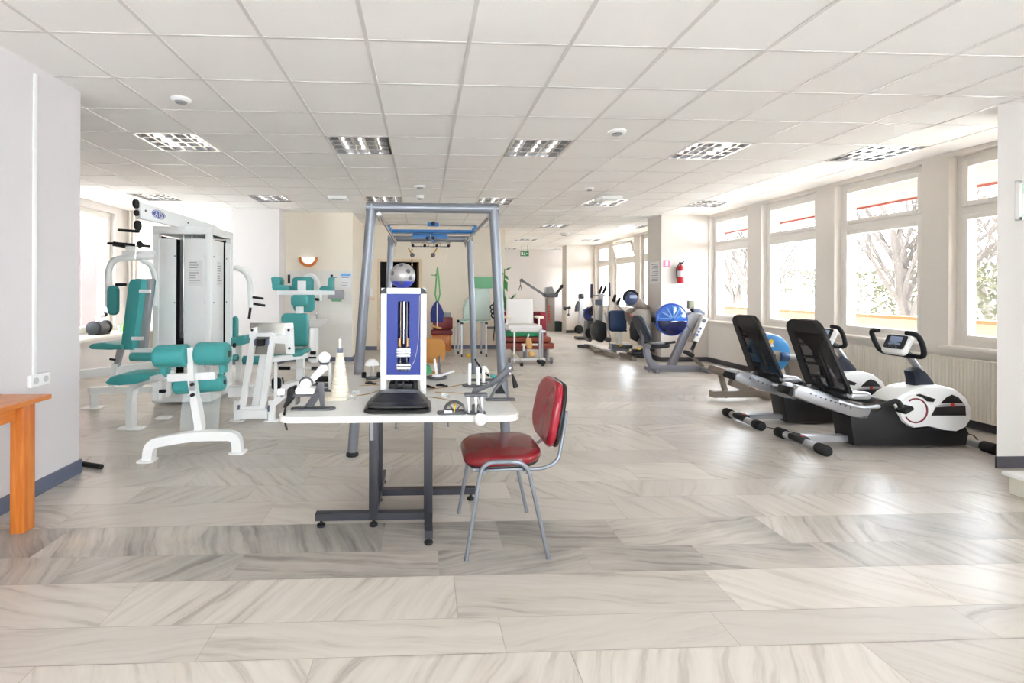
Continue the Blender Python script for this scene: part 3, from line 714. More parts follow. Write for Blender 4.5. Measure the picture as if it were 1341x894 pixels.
# ================================================================== WEIGHT PULLEY CABINET ON THE TABLE
X0, X1, Y0, Y1, Z1 = -.255, .022, 2.97, 3.2, 1.374
t = thing('weight_stack_cabinet', 'white and blue weight stack cabinet standing on the therapy table', 'weight cabinet', ((X0+X1)/2, 3.08, TZ))
fw = .036
for x in (X0, X1-fw):
    for y in (Y0, Y1-fw):
        b = MB(); b.b2((x, y, TZ), (x+fw, y+fw, Z1-.035), .004); b.build('post', plastic_w, t)
b = MB(); b.b2((X0+fw, Y0, Z1-fw), (X1-fw, Y0+fw, Z1), .004); b.b2((X0+fw, Y1-fw, Z1-fw), (X1-fw, Y1, Z1), .004)
b.b2((X0+.001, Y0+fw, Z1-fw), (X0+fw, Y1-fw, Z1-.001)); b.b2((X1-fw, Y0+fw, Z1-fw), (X1-.001, Y1-fw, Z1-.001)); b.b2((X0+fw, Y0+.02, Z1-.006), (X1-fw, Y1-.02, Z1-.001))
b.build('top_frame', plastic_w, t)
b = MB(); b.b2((X0+fw, Y0+.002, .815), (X1-fw, Y0+.03, .845), .003); b.build('bottom_rail', plastic_w, t)
b = MB(); b.b2((X0+fw, Y1-.03, .815), (X1-fw, Y1, .845)); b.build('bottom_rail', plastic_w, t)
for x in (X0, X1-fw):
    for y in (Y0, Y1-fw):
        c0 = (x+(fw if x == X0 else 0), Z1-fw); s = -1 if x == X0 else 1
        pts = [c0]+[(c0[0]+s*math.cos(a)*fw, c0[1]+math.sin(a)*fw) for a in [i*PI/12 for i in range(7)]]
        b = MB(); b.prism(pts, y, y+fw, 'Y'); b.build('corner_cap', black_m, t)
xc = (X0+X1)/2
b = MB(); sl = (xc-.036, xc+.036); zb0, zb1 = .845, Z1-fw; za, zz = .868, 1.29
yb = Y0+.012
b.b2((X0+fw, yb, zb0), (sl[0], yb+.008, zb1)); b.b2((sl[1], yb, zb0), (X1-fw, yb+.008, zb1)); b.b2((sl[0], yb, zb0), (sl[1], yb+.008, za)); b.b2((sl[0], yb, zz), (sl[1], yb+.008, zb1))
b.build('front_panel', blue_m, t)
b = MB(); b.b2((X0+.008, Y0+fw, zb0), (X0+.014, Y1-fw, zb1)); b.b2((X1-.014, Y0+fw, zb0), (X1-.008, Y1-fw, zb1)); b.b2((X0+fw, Y1-.02, zb0), (X1-fw, Y1-.012, zb1)); b.build('side_panel', blue_m, t)
b = MB()
for x in (xc-.022, xc+.022): b.tube([(x, Y0+.06, .85), (x, Y0+.06, 1.33)], .006, 8)
b.tube([(xc, Y0+.06, 1.03), (xc, Y0+.06, 1.33)], .004, 6); b.build('guide_rod', chrome_m, t)
for k in range(7):
    if k in (2, 3): continue
    b = MB(); b.box((xc, Y0+.045, .884+.019*k), (.084, .07, .015), .002); b.build('weight_plate', alu_m, t)
for x in (xc-.026, xc+.026): b = MB(); b.cyl((x, Y0+.045, 1.04), .009, .05, 'Z', 12); b.build('buffer', birch_m, t)
b = MB(); pts = [(X1-fw-.006, Y0+.002, 1.33), (X1-fw-.008, Y0+.002, 1.15), (X1-fw-.016, Y0+.002, 1.02), (X1-fw-.035, Y0+.002, .93), (xc+.04, Y0+.002, .885)]
sm = fil(pts, .08, 6)
b.tube(sm, .0018, 5); b.build('pin_chain', chrome_m, t)
R = random.Random(5); b = MB()
for k in range(7):
    x = R.uniform(X0+.05, X1-.05); b.tube([(x, Y0+R.uniform(.03, .12), TZ+.004), (x+R.uniform(-.03, .03), Y0+R.uniform(.02, .1), .79), (x+R.uniform(-.02, .02), Y0+.06, .84)], .007, 6)
b.box((xc, Y0+.09, .765), (.18, .1, .05), .01); b.build('pulley_block', black_m, t)
# ball on top
b = MB(); r = .08; pc = Vector((-.128, 3.08, Z1+r-.004))
bm = bmesh.new(); bmesh.ops.create_uvsphere(bm, u_segments=40, v_segments=28, radius=r); b.bm(bm, Matrix.Translation(pc))
o = solo(b, 'therapy_ball', [mat('silver ball', srgb(165, 163, 160), .35, .5), mat('blue ball base', srgb(60, 70, 170), .35)], 'silver and blue ball with dark prints on top of the weight cabinet', 'ball', pc-Vector((0, 0, r)))
for p in o.data.polygons:
    if p.center.z-r < -.45*r: p.material_index = 1
prt = mat('ball print', srgb(90, 88, 98), .4)
for a, e in ((-100, 55), (-60, 20), (-50, -12), (-95, -35), (-140, 10)):
    n = Vector((math.cos(math.radians(a))*math.cos(math.radians(e)), math.sin(math.radians(a))*math.cos(math.radians(e)), math.sin(math.radians(e))))
    b = MB(); M = Matrix.Translation(pc+n*(r-.0008)) @ n.to_track_quat('Z', 'Y').to_matrix().to_4x4()
    b.lathe([(.0175, -.0045), (.014, .0004), (.004, .0014)], n=10, M=M); b.build('print', prt, o)

# ================================================================== BLACK BAG
t = thing('black_pouch', 'black leather pouch lying in front of the weight cabinet', 'pouch', (-.12, 2.65, TZ))
def loft(secs, n=28, ex=.6):      # closed superellipse sections (cx, cy, z, ax, ay)
    vs = []; fs = []
    for cx, cy, z, ax, ay in secs:
        for k in range(n):
            a = 2*PI*k/n; c_, s_ = math.cos(a), math.sin(a)
            vs.append((cx+ax*math.copysign(abs(c_)**ex, c_), cy+ay*math.copysign(abs(s_)**ex, s_), z))
    for i in range(len(secs)-1):
        for k in range(n): l = (k+1) % n; fs.append([i*n+k, i*n+l, i*n+n+l, i*n+n+k])
    fs += [list(range(n))[::-1], [(len(secs)-1)*n+k for k in range(n)]]
    return vs, fs
def wav(z, k): return z
b = MB(); b.add(*loft([(-.128, 2.61, TZ, .162, .115), (-.128, 2.61, TZ+.008, .176, .128), (-.128, 2.615, TZ+.022, .172, .126), (-.128, 2.62, TZ+.03, .16, .118), (-.128, 2.635, TZ+.045, .148, .108), (-.128, 2.66, TZ+.06, .128, .09), (-.128, 2.68, TZ+.072, .112, .07), (-.128, 2.69, TZ+.078, .09, .05)], 40, .32)); b.build('body', leather_m, t)
b = MB(); b.add(*loft([(-.128, 2.60, TZ+.034, .160, .12), (-.128, 2.60, TZ+.042, .158, .12), (-.128, 2.61, TZ+.05, .143, .107)], 40, .32)); b.build('flap', leather_m, t)
b = MB(); b.tube(fil([(-.255, 2.60, TZ+.045), (-.24, 2.64, TZ+.08), (-.02, 2.64, TZ+.082), (0, 2.60, TZ+.045)], .03), .0035, 6); b.build('zip', dgrey_m, t)

# ================================================================== SMALL REHAB DEVICES ON THE TABLE
def P(px, py, Y): return atY(px, py, Y)
def T(px, py): return atZ(px, py, TZ)
# -- wrist trainer at the left
c0 = T(409, 536); Yw = c0.y
t = thing('wrist_trainer', 'dark steel wrist trainer with cream arm and two white balls, left on the table', 'hand trainer', (c0.x, c0.y, TZ))
b = MB(); b.prism(rrect(.235, .06, .029, 6, c0.x+.005, c0.y), TZ, TZ+.01, 'Z', .003); b.build('base_plate', dgrey_m, t)
b = MB(); b.prism(outl([(398, 533), (413, 512), (417, 500), (424, 500), (425, 531), (420, 531), (418, 520), (410, 533)], Yw), Yw-.006, Yw+.006, 'Y', .001)
b.prism(outl([(398, 533), (413, 512), (417, 500), (424, 500), (425, 531), (420, 531), (418, 520), (410, 533)], Yw+.04), Yw+.03, Yw+.04, 'Y', .001); b.cyl(P(416, 515, Yw-.01), .008, .03, 'Y', 12); b.build('side_bracket', dgrey_m, t)
a, c_ = P(388, 515, Yw), P(413, 507, Yw); b = MB(); b.b2((a.x, Yw-.03, a.z), (c_.x, Yw+.05, c_.z), .008); b.build('hand_pad', plastic_w, t)
b = MB(); b.b2((a.x-.01, Yw-.03, a.z-.01), (c_.x+.02, Yw+.05, a.z)); b.b2((a.x+.0, Yw-.02, TZ+.03), (a.x+.01, Yw+.04, a.z-.005)); b.build('tray', dgrey_m, t)
hub = P(401, 502, Yw); b = MB(); b.cyl(hub, .027, .05, 'Y', 24, .006); b.build('hub', plastic_w, t)
b = MB(); b.ring(hub+Vector((0, 0, .0)), .032, .005, 'Y', 20, 0, PI); b.build('hub_ring', dgrey_m, t)
e = P(425, 480, Yw+.1); b = MB(); b.tube([hub+Vector((.02, .02, .01)), e], [.016, .024], 16); b.build('arm', plastic_w, t)
bl = P(425, 468, Yw+.1); b = MB(); b.sph(bl, .032, n=24); b.build('ball', plastic_w, t)
b = MB(); b.ring(bl+Vector((0, 0, -.032)), .02, .006, 'Z', 18); b.build('collar', dgrey_m, t)
b = MB(); b.prism(outl([(378, 508), (386, 505), (389, 516), (377, 531), (372, 533), (377, 520)], Yw+.02), Yw-.01, Yw+.06, 'Y', .004); b.tube([P(374, 533, Yw-.0), P(372, 541, Yw-.11), P(374, 556, Yw-.14), P(376, 563, Yw-.14)], .005, 6); b.build('strap', rubber_m, t)
b = MB(); b.cyl(P(369, 513, Yw+.02), .018, .04, 'X', 14, .003); b.build('end_cap', plastic_w, t)
# -- second plate and dark box behind
c1 = T(425, 505); t = thing('hand_exerciser', 'low dark hand exerciser behind the wrist trainer', 'hand trainer', (c1.x, c1.y, TZ))
b = MB(); b.prism(rrect(.16, .1, .02, 5, c1.x, c1.y), TZ, TZ+.01, 'Z', .002); b.build('base_plate', dgrey_m, t)
b = MB(); b.box((c1.x-.01, c1.y, TZ+.045), (.1, .06, .03), .006); b.tube([(c1.x-.05, c1.y, TZ+.01), (c1.x-.05, c1.y, TZ+.05)], .006, 8); b.tube([(c1.x+.03, c1.y, TZ+.01), (c1.x+.03, c1.y, TZ+.05)], .006, 8); b.build('grip_block', rubber_m, t)
# -- cone of stacked rings
c1 = T(445, 522); t = thing('ring_cone', 'cream cone of stacked rings with a white peg on top', 'stacking cone', (c1.x, c1.y, TZ))
b = MB(); b.prism(rrect(.14, .12, .02, 4, c1.x-.025, c1.y), TZ, TZ+.02, 'Z', .004); b.build('base_board', cream_pl, t)
n = 11
for k in range(n):
    r0 = .054-.0033*k; z = TZ+.02+.0225*k
    b = MB(); b.lathe([(r0*.6, z), (r0-.0012, z+.0002), (r0, z+.003), (r0, z+.0195), (r0-.0012, z+.0223), (r0*.6, z+.0225)], (c1.x, c1.y, 0), 'Z', 28); b.build('ring', cream_pl, t)
z = TZ+.02+.0225*n
b = MB(); b.cyl((c1.x, c1.y, z+.012), .017, .026, 'Z', 20, .002); b.build('collar', base_m, t)
b = MB(); b.cyl((c1.x, c1.y, z+.05), .008, .056, 'Z', 14, .002); b.build('peg', plastic_w, t)
# -- pegs
def peg_stand(px, py, top, label, w=.012, disc=.045):
    c = T(px, py); t = thing('peg_stand', label, 'peg stand', (c.x, c.y, TZ), 'upright white peg stands on the therapy table')
    h = P(px, top, c.y).z-TZ
    b = MB(); b.cyl((c.x, c.y, TZ+.004), disc, .008, 'Z', 22, .002); b.build('base_disc', dgrey_m, t)
    b = MB(); b.cyl((c.x, c.y, TZ+h/2+.004), w, h, 'Z', 16, .003); b.build('peg', plastic_w, t)
peg_stand(432, 511, 476, 'white peg on a dark disc between the wrist trainer and the cone', .0095)
peg_stand(615, 505, 476, 'slim white peg standing left of its thicker pair at right', .011, .05)
peg_stand(626, 505, 481, 'thick white peg next to the slim one, right side of table', .014, .03)
peg_stand(633, 502, 480, 'rear white peg touching the thick one, right side of table', .012, .03)
# -- mushroom stand
c1 = T(487, 496); t = thing('mushroom_stand', 'small stand with white domed cap left of the weight cabinet', 'hand trainer', (c1.x, c1.y, TZ))
dz = P(487, 478, c1.y).z
b = MB(); b.lathe([(.001, dz+.045), (.02, dz+.043), (.038, dz+.03), (.049, dz+.01), (.05, dz), (.03, dz-.002)], (c1.x, c1.y, 0), 'Z', 28); b.build('dome_cap', plastic_w, t)
b = MB(); b.tube([(c1.x-.01, c1.y, TZ+.01), (c1.x-.01, c1.y, dz)], .004, 6); b.tube([(c1.x+.01, c1.y, TZ+.01), (c1.x+.01, c1.y, dz)], .004, 6); b.build('stem', chrome_m, t)
b = MB(); b.cyl((c1.x, c1.y, TZ+.007), .045, .014, 'Z', 20, .004); b.build('foot', dgrey_m, t)
for dx in (-.055, .05): b = MB(); b.cyl((c1.x+dx, c1.y-.01, TZ+.03), .022, .03, 'X', 16, .005); b.build('knob', rubber_m, t)
# -- disc plate behind right of the cabinet with tilted pipe
c1 = T(572, 495); t = thing('disc_trainer', 'round dark plate with a tilted white pipe, behind right of the cabinet', 'hand trainer', (c1.x, c1.y, TZ))
b = MB(); b.cyl((c1.x, c1.y, TZ+.007), .075, .012, 'Z', 30, .004); b.build('base_disc', dgrey_m, t)
b = MB(); b.lathe([(.035, 0), (.03, .012), (.012, .018)], (c1.x, c1.y, TZ+.013), 'Z', 20); b.build('centre_cap', plastic_w, t)
b = MB(); b.tube([(c1.x+.0, c1.y+.02, TZ+.02), P(569, 470, c1.y+.06)], .009, 10); b.build('pipe', plastic_w, t)
b = MB(); b.tube([(c1.x+.03, c1.y-.03, TZ+.025), T(594, 491)+Vector((0, 0, .03))], .009, 10); b.build('side_pipe', plastic_w, t)
# -- small clear boxes, weights, cords
for px, py, lab in ((460, 523, 'clear small box lying right of the cone base, nearest the table front'), (466, 517, 'clear small box behind its twin, right of the cone'), (583, 520, 'clear small box between the pouch and the arched grip')):
    c1 = T(px, py); b = MB(); b.box((c1.x, c1.y, TZ+.014), (.05, .035, .028), .004); solo(b, 'small_box', acryl_m, lab, 'box', (c1.x, c1.y, TZ), 'small clear boxes on the therapy table')
for k, (p, q, lab) in enumerate((((497, 505), (470, 506), 'brown elastic cord running left from the weight cabinet'), ((497, 512), (455, 520), 'thin cord trailing from the cabinet toward the cone base'), ((570, 514), (625, 519), 'straight brown cord stretched right of the weight cabinet'), ((562, 510), (612, 502), 'slack tan cord curling toward the white pegs'), ((562, 520), (606, 532), 'brown cord leading to the arched grip'), ((500, 499), (478, 500), 'short cord behind, left of the cabinet'))):
    a, c_ = T(*p), T(*q); m_ = (a+c_)/2+Vector((.02, .03*(-1)**k, 0)); b = MB()
    pts = fil([a+Vector((0, 0, .004)), m_+Vector((0, 0, .004)), c_+Vector((0, 0, .004))], .1, 8); b.tube(pts, .0025, 5); solo(b, 'cord', brass_m, lab, 'cord', (a.x, a.y, TZ), 'elastic cords lying on the therapy table')
for px, py, lab in ((560, 508, 'black snap hook lying just right of the weight cabinet'), (577, 506, 'black snap hook lying farther right of the weight cabinet'), (484, 503, 'black snap hook left of the weight cabinet')):
    c1 = T(px, py); b = MB(); b.tube([c1+Vector((-.03, 0, .008)), c1+Vector((0, .01, .01)), c1+Vector((.025, -.01, .008))], [.005, .01, .006], 8); b.ring(c1+Vector((.035, -.01, .006)), .012, .003, 'Z', 12)
    solo(b, 'snap_hook', rubber_m, lab, 'hook', (c1.x, c1.y, TZ), 'snap hooks on the therapy table')
# -- arched grip device
c1 = T(594, 541); Yg = c1.y; t = thing('arched_grip_trainer', 'dark arched finger trainer right of the black pouch', 'hand trainer', (c1.x, c1.y, TZ))
b = MB(); b.prism(rrect(.15, .07, .02, 4, c1.x-.01, c1.y), TZ, TZ+.008, 'Z', .002); b.build('base_plate', dgrey_m, t)
b = MB()
for dy in (-.02, .02): b.ring((c1.x+.005, Yg+dy, TZ+.012), .052, .0045, 'Y', 18, 0, PI, (1, .9)); b.tube([(c1.x-.05, Yg+dy, TZ+.012), (c1.x+.06, Yg+dy, TZ+.012)], .0045, 8)
for a in (.9, 1.57, 2.2): b.tube([(c1.x+.005, Yg-.02, TZ+.012), (c1.x+.005+.052*math.cos(a), Yg-.02, TZ+.012+.047*math.sin(a))], .0035, 6)
b.build('arch', dgrey_m, t)
b = MB(); b.b2((c1.x-.05, Yg-.034, TZ+.009), (c1.x-.01, Yg-.028, TZ+.022)); b.build('white_label', paper_m, t)
b = MB(); b.tube([(c1.x, Yg-.028, TZ+.01), (c1.x+.008, Yg-.028, TZ+.06)], .003, 6); b.build('yellow_cord', yellow_m, t)
# -- clamp device with hanging ball
c1 = T(622, 541); Yc = c1.y; t = thing('pinch_trainer', 'steel frame pinch trainer with a white ball over the table front edge', 'hand trainer', (c1.x, c1.y, TZ))
b = MB(); b.prism(rrect(.1, .07, .02, 4, c1.x+.005, c1.y), TZ, TZ+.007, 'Z', .002); b.build('base_plate', dgrey_m, t)
tz = P(622, 516, Yc).z
for px in (613.5, 623, 631):
    x = P(px, 530, Yc).x; b = MB(); b.b2((x-.006, Yc-.02, TZ+.005), (x+.006, Yc-.012, tz), .001); b.b2((x-.006, Yc+.02, TZ+.005), (x+.006, Yc+.028, tz), .001); b.build('post', alu_m, t)
b = MB(); b.b2((P(610, 0, Yc).x, Yc-.025, tz-.008), (P(640, 0, Yc).x, Yc+.03, tz+.004), .002); b.cyl((c1.x+.0, Yc, TZ+.03), .016, .03, 'Z', 12, .003); b.build('top_plate', dgrey_m, t)
bx = P(629, 549, 2.415); b = MB(); b.sph(bx, .031, n=24); b.build('ball', plastic_w, t)
b = MB(); b.tube([bx+Vector((0, 0, .02)), Vector((bx.x, Yc-.02, TZ+.05)), Vector((bx.x, Yc, tz))], .004, 8); b.build('rod', chrome_m, t)
# -- lever arm
c1 = T(655, 524); Yl = c1.y; t = thing('lever_trainer', 'dark lever arm trainer with black hanging grip at the table right', 'hand trainer', (c1.x, c1.y, TZ))
b = MB(); b.prism(rrect(.17, .04, .008, 3, c1.x, c1.y), TZ, TZ+.012, 'Z', .002); b.build('base_bar', dgrey_m, t)
for dy in (-.012, .012):
    b = MB(); b.prism(outl([(618, 514), (620, 508), (640, 503), (662, 482), (663, 478), (667, 475), (671, 478), (672, 484), (668, 488), (645, 505), (632, 510), (621, 515)], Yl), Yl+dy-.003, Yl+dy+.003, 'Y', .001); b.build('lever', dgrey_m, t)
b = MB(); b.bar([P(641, 524, Yl), P(648, 510, Yl), P(667, 490, Yl)], .012, .014, (0, 0, 1)); b.build('strut', dgrey_m, t)
b = MB(); b.cyl(P(667, 481, Yl-.015), .007, .04, 'Y', 12); b.cyl(P(667, 488, Yl-.015), .006, .04, 'Y', 12); b.build('pivot_bolt', chrome_m, t)
b = MB(); b.tube([P(671, 490, Yl-.02), P(673, 497, Yl-.02), P(675.5, 507, Yl-.02)], [.004, .011, .016], 12); b.build('hand_grip', rubber_m, t)
b = MB(); b.prism(outl([(648, 515), (653.5, 503), (656, 503), (662, 515)], Yl+.15), Yl+.14, Yl+.16, 'Y'); b.build('rear_bracket', rubber_m, t)
# -- rear right clutter: spring bar with teal end
c1 = T(634, 498); t = thing('spring_trainer', 'low spring bar trainer with teal tip behind the white pegs', 'hand trainer', (c1.x, c1.y, TZ))
b = MB(); b.prism(rrect(.2, .07, .03, 4, c1.x, c1.y), TZ, TZ+.008, 'Z', .002); b.build('base_plate', dgrey_m, t)
b = MB(); b.tube([P(622, 470, c1.y+.1), P(630, 483, c1.y+.05), P(640, 492, c1.y)], .006, 8); b.cyl(P(631, 485, c1.y+.04), .02, .03, 'X', 12, .003); b.build('spring_bar', rubber_m, t)
b = MB(); b.tube([P(634, 480, c1.y), P(639, 488, c1.y)], .014, 12); b.build('cream_knob', cream_pl, t)
b = MB(); b.tube([P(643, 491, c1.y), P(651, 496, c1.y)], .014, 10); b.build('teal_tip', teal_m, t)

# ================================================================== LEFT WALL ITEMS
Xw = -2.535
b = MB(); p0 = atX(45, 90, Xw); b.b2((Xw, p0.y-.014, .78), (Xw+.012, p0.y+.014, 2.76), .002); solo(b, 'cable_trunking', plastic_w, 'white vertical cable trunking on the near left wall above the socket', 'cable duct', (Xw, p0.y, .78))
p = atX(49, 497, Xw); t = thing('wall_socket', 'double white wall socket below the trunking on the left wall', 'socket', p)
b = MB(); b.box((Xw+.012, p.y, p.z), (.024, .17, .082), .008); b.build('cover_plate', plastic_w, t)
for s in (-1, 1):
    b = MB(); b.cyl((Xw+.0245, p.y+s*.04, p.z), .021, .003, 'X', 18); b.build('socket_well', mat('socket well', srgb(190, 190, 190), .5), t) if s < 0 else b.build('socket_well', MATS['socket well'], t)
p, q = atZ(106, 607, .02), atZ(133, 611, .02)
b = MB(); b.tube([p+Vector((-.06, 0, 0)), p, q], .019, 12); solo(b, 'roller_foot', rubber_m, 'black rubber foot end on the floor beside the left wall corner', 'machine foot', (q.x, q.y, 0))
# ================================================================== LEFT GYM
def V(*a): return Vector(a)
def rod(pts, r, name, m, par, n=12, f=0):
    b = MB(); b.tube(fil(pts, f) if f else pts, r, n); return b.build(name, m, par)
def beam(pts, w, h, name, m, par, up=(0, 0, 1), f=0):
    b = MB(); b.bar(fil(pts, f, 6) if f else pts, w, h, up); return b.build(name, m, par)
def rollp(p, q, r, name, m, par):
    b = MB(); roll(b, p, q, r); o = b.build(name, m, par)
    e = MB(); d = (Vector(q)-Vector(p)).normalized(); e.tube([Vector(p)-d*.004, Vector(q)+d*.004], r*.3, 12); e.build('end_cap', black_m, o); return o
def padp(ol, th, M, name, m, par, dome=.006, er=None, deform=None):
    b = MB(); pad(b, ol, th, M, dome, er, deform); return b.build(name, m, par)
def footpl(x, y, sx, sy, par, m=None):
    b = MB(); b.prism(rrect(sx, sy, min(sx, sy)*.2, 3, x, y), 0, .012, 'Z', .002); return b.build('foot_plate', m or white_m, par)

# ---- weight tower with lat boom
t = thing('weight_tower', 'tall white shrouded weight tower with overhead boom at the left', 'multi gym', (-2.83, 6.2, 0))
x0, x1, y0, y1, zt = -3.17, -2.5, 5.88, 6.56, 2.10
for x in (x0, x1-.07):
    for y in (y0, y1-.07): b = MB(); b.b2((x+.002, y+.002, .145), (x+.068, y+.068, zt-.085), .004); b.build('post', white_m, t)
b = MB(); b.b2((x0, y0, zt-.09), (x1, y0+.07, zt), .005); b.b2((x0, y1-.07, zt-.09), (x1, y1, zt), .005); b.b2((x0, y0+.06, zt-.09), (x0+.07, y1-.06, zt)); b.b2((x1-.07, y0+.06, zt-.09), (x1, y1-.06, zt)); b.b2((x0+.02, y0+.02, zt-.02), (x1-.02, y1-.02, zt-.005)); b.build('top_frame', white_m, t)
b = MB(); b.b2((x0, y0, .03), (x1, y0+.07, .15), .005); b.b2((x0, y1-.07, .03), (x1, y1, .15), .005); b.b2((x1-.07, y0+.06, .03), (x1, y1-.06, .15)); b.b2((x0, y0+.06, .03), (x0+.07, y1-.06, .15)); b.build('bottom_frame', white_m, t)
for a, c_ in ((x0+.06, x0+.265), (x0+.355, x1-.055)):
    b = MB(); b.b2((a, y0+.012, .13), (c_, y0+.02, zt-.145), .002); f = b.build('shroud_panel', plastic_w, t)
    for z in (.45, 1.2, 1.75):
        b = MB(); b.cyl((c_-.015, y0+.01, z), .008, .006, 'Y', 10); b.build('screw', dgrey_m, f)
for a, c_ in ((y0+.09, y0+.40), (y0+.47, y1-.06)):
    b = MB(); b.b2((x1-.02, a, .13), (x1-.012, c_, zt-.15), .002); f = b.build('shroud_panel', plastic_w, t)
    for z in (.45, 1.2, 1.75): b = MB(); b.cyl((x1-.01, a+.02, z), .008, .006, 'X', 10); b.build('screw', dgrey_m, f)
b = MB(); b.b2((x0+.01, y1-.06, .13), (x1-.01, y1-.05, zt-.1)); b.b2((x0+.01, y0+.06, .13), (x0+.02, y1-.06, zt-.1)); b.build('rear_shroud', black_m, t)
for k in range(18):
    b = MB(); b.box((x0+.31, y0+.2, .2+.032*k), (.15, .24, .027), .004); b.build('weight_plate', black_m, t)
for x in (x0+.26, x0+.36): rod([(x, y0+.2, .1), (x, y0+.2, zt-.05)], .011, 'guide_rod', chrome_m, t)
# instruction notices on the panels
for (a, c_, zz, ax) in ((x0+.41, x0+.57, 1.55, 'Y'), (y0+.2, y0+.36, 1.55, 'X')):
    b = MB(); h = .3
    if ax == 'Y': b.b2((a, y0+.0095, zz-h/2), (c_, y0+.0115, zz+h/2))
    else: b.b2((x1-.0118, a, zz-h/2), (x1-.0095, c_, zz+h/2))
    nt_ = b.build('instruction_sheet', paper_m, t)
    b = MB(); R = random.Random(3)
    for i in range(9):
        w_ = R.uniform(.5, .95)*(c_-a-.02); z = zz+h/2-.03-.03*i
        if ax == 'Y': b.b2((a+.01, y0+.008, z), (a+.01+w_, y0+.0092, z+.008))
        else: b.b2((x1-.0092, a+.01, z), (x1-.008, a+.01+w_, z+.008))
    b.build('printed_lines', ink_m, nt_)
# boom
b = MB(); b.prism([(4.98, 2.06), (4.98, 2.225), (6.75, 2.225), (7.0, 2.16), (7.0, 2.10), (6.6, 2.09)], -2.86, -2.80, 'X', .01); bo = b.build('boom', white_m, t)
p = atX(208, 281, -2.798)
b = MB(); b.lathe([(.001, 0), (.052, 0), (.054, .001)], (0, 0, 0), n=36, M=Matrix.Translation((-2.7995, p.y, p.z)) @ Matrix.Rotation(PI/2, 4, 'Y') @ Matrix.Diagonal((.88, 2.5, 1, 1))); b.build('oval_badge', mat('badge blue', srgb(60, 80, 165), .4), bo)
b = MB(); b.ring((-2.797, p.y, p.z), 1, .0035, 'X', 40, 0, 2*PI, (.118, .039)); b.build('badge_rim', paper_m, bo)
M = Matrix.Translation(V(-2.797, p.y, p.z)-t.location) @ Matrix.Rotation(PI/2, 4, 'Z') @ Matrix.Rotation(PI/2, 4, 'X'); letters('ATS', .085, M, paper_m, bo, 'badge_lettering')
for y, z in ((5.06, 2.15), (5.95, 2.15), (6.4, 2.15)): b = MB(); b.cyl((-2.797, y, z), .011, .008, 'X', 10); b.build('bolt', dgrey_m, t)
for y, z, r in ((4.95, 2.2, .045), (4.96, 2.11, .03), (4.98, 1.99, .05)):
    b = MB(); b.cyl((-2.83, y, z), r, .03, 'X', 22, .006); b.build('pulley_wheel', rubber_m, t)
rod([(-2.83, 4.96, 1.97), (-2.84, 4.96, 1.66)], .0035, 'cable', chrome_m, t, 6)
# arches of the butterfly arms at the tower front and at its right side
Yb = 5.55
def W(px, py, Y): return atY(px, py, Y)
pts = [W(141, 402, Yb), W(141.5, 352, Yb), W(150, 339, Yb), W(170, 337, Yb), W(200, 336, Yb+.2)]
rod(pts, .034, 'butterfly_arm', white_m, t, 14, .16)
pts = [W(182, 330, Yb+.1), W(184, 341, Yb+.1), W(197, 345, Yb+.2), W(203, 362, Yb+.3), W(202, 400, Yb+.3)]
rod(pts, .03, 'butterfly_arm', white_m, t, 14, .12)
rod([W(141, 374, Yb-.03), W(151, 374, Yb-.03)], .012, 'stub', white_m, t)
rod([W(152, 372.5, Yb-.05), W(165, 372.5, Yb-.05)], .017, 'hand_grip', rubber_m, t)
beam([W(160, 331, Yb+.2), W(204, 331, Yb+.35)], .06, .05, 'arm_carrier', white_m, t)
o = atY(148.5, 393, Yb-.03); padp(rrect(.115, .33, .05, 6), .06, oriented(o, (1, 0, 0), (0, 0, 1)) @ Matrix.Rotation(PI, 4, 'Y'), 'arm_pad', teal_m, t)
# ---- seat unit in front of the tower (profile seen from the camera side)
Ys = 5.5
bp = [W(191, 365, Ys), W(174, 453, Ys)]
ol = outl([(181, 366), (190, 365), (196, 367), (184, 456), (172, 456), (168.5, 448), (178, 372)], Ys)
b = MB(); b.prism(ol, Ys-.15, Ys+.15, 'Y', .022); b.build('back_pad', teal_m, t)
ol = outl([(196, 365), (202, 365), (193, 459), (180, 459)], Ys+.02)
b = MB(); b.prism(ol, Ys-.04, Ys+.04, 'Y', .004); b.build('back_support', greyplas, t)
for py, px in ((381, 183), (443, 173)): beam([W(px, py, Ys-.16), W(px+14, py, Ys-.16)], .03, .035, 'pad_bracket', white_m, t)
ol = outl([(127.5, 452), (132, 448), (145, 446.5), (170, 450), (170, 455), (155, 456), (131, 455)], Ys-.05)
b = MB(); b.prism(ol, Ys-.2, Ys+.16, 'Y', .014); b.build('seat_pad', teal_m, t)
beam([W(158, 456, Ys), W(153, 480, Ys)], .05, .05, 'seat_stem', alu_m, t); beam([W(153, 476, Ys), W(148, 505, Ys)], .075, .06, 'seat_post', white_m, t)
rod([W(144, 470, Ys-.05), W(151, 471, Ys-.05)], .012, 'adjuster_knob', rubber_m, t)
rollp(W(171, 467, Ys-.2), W(201, 467, Ys-.2), .045, 'leg_roll', teal_m, t)
beam([W(172, 459, Ys-.1), W(215, 459, Ys-.1)], .05, .045, 'lever_beam', white_m, t)
beam([W(95, 490.5, 5.35), W(150, 485, 5.5), W(222, 475, 5.8)], .07, .085, 'main_beam', white_m, t)
beam([W(117, 511, 5.6)*1, W(212, 509, 5.75)], .07, .075, 'floor_beam', white_m, t)
beam([W(206, 483, 5.1), W(206, 523, 5.1)], .07, .06, 'front_post', white_m, t); footpl(W(206, 529, 5.16).x, 5.28, .14, .14, t)
b = MB(); b.box(W(213, 512, 5.08), (.06, .04, .03), .004); b.build('latch', rubber_m, t)
b = MB(); b.b2(W(225, 518, 5.72), W(204, 470, 5.6), .02); b.build('lower_shroud', white_m, t)
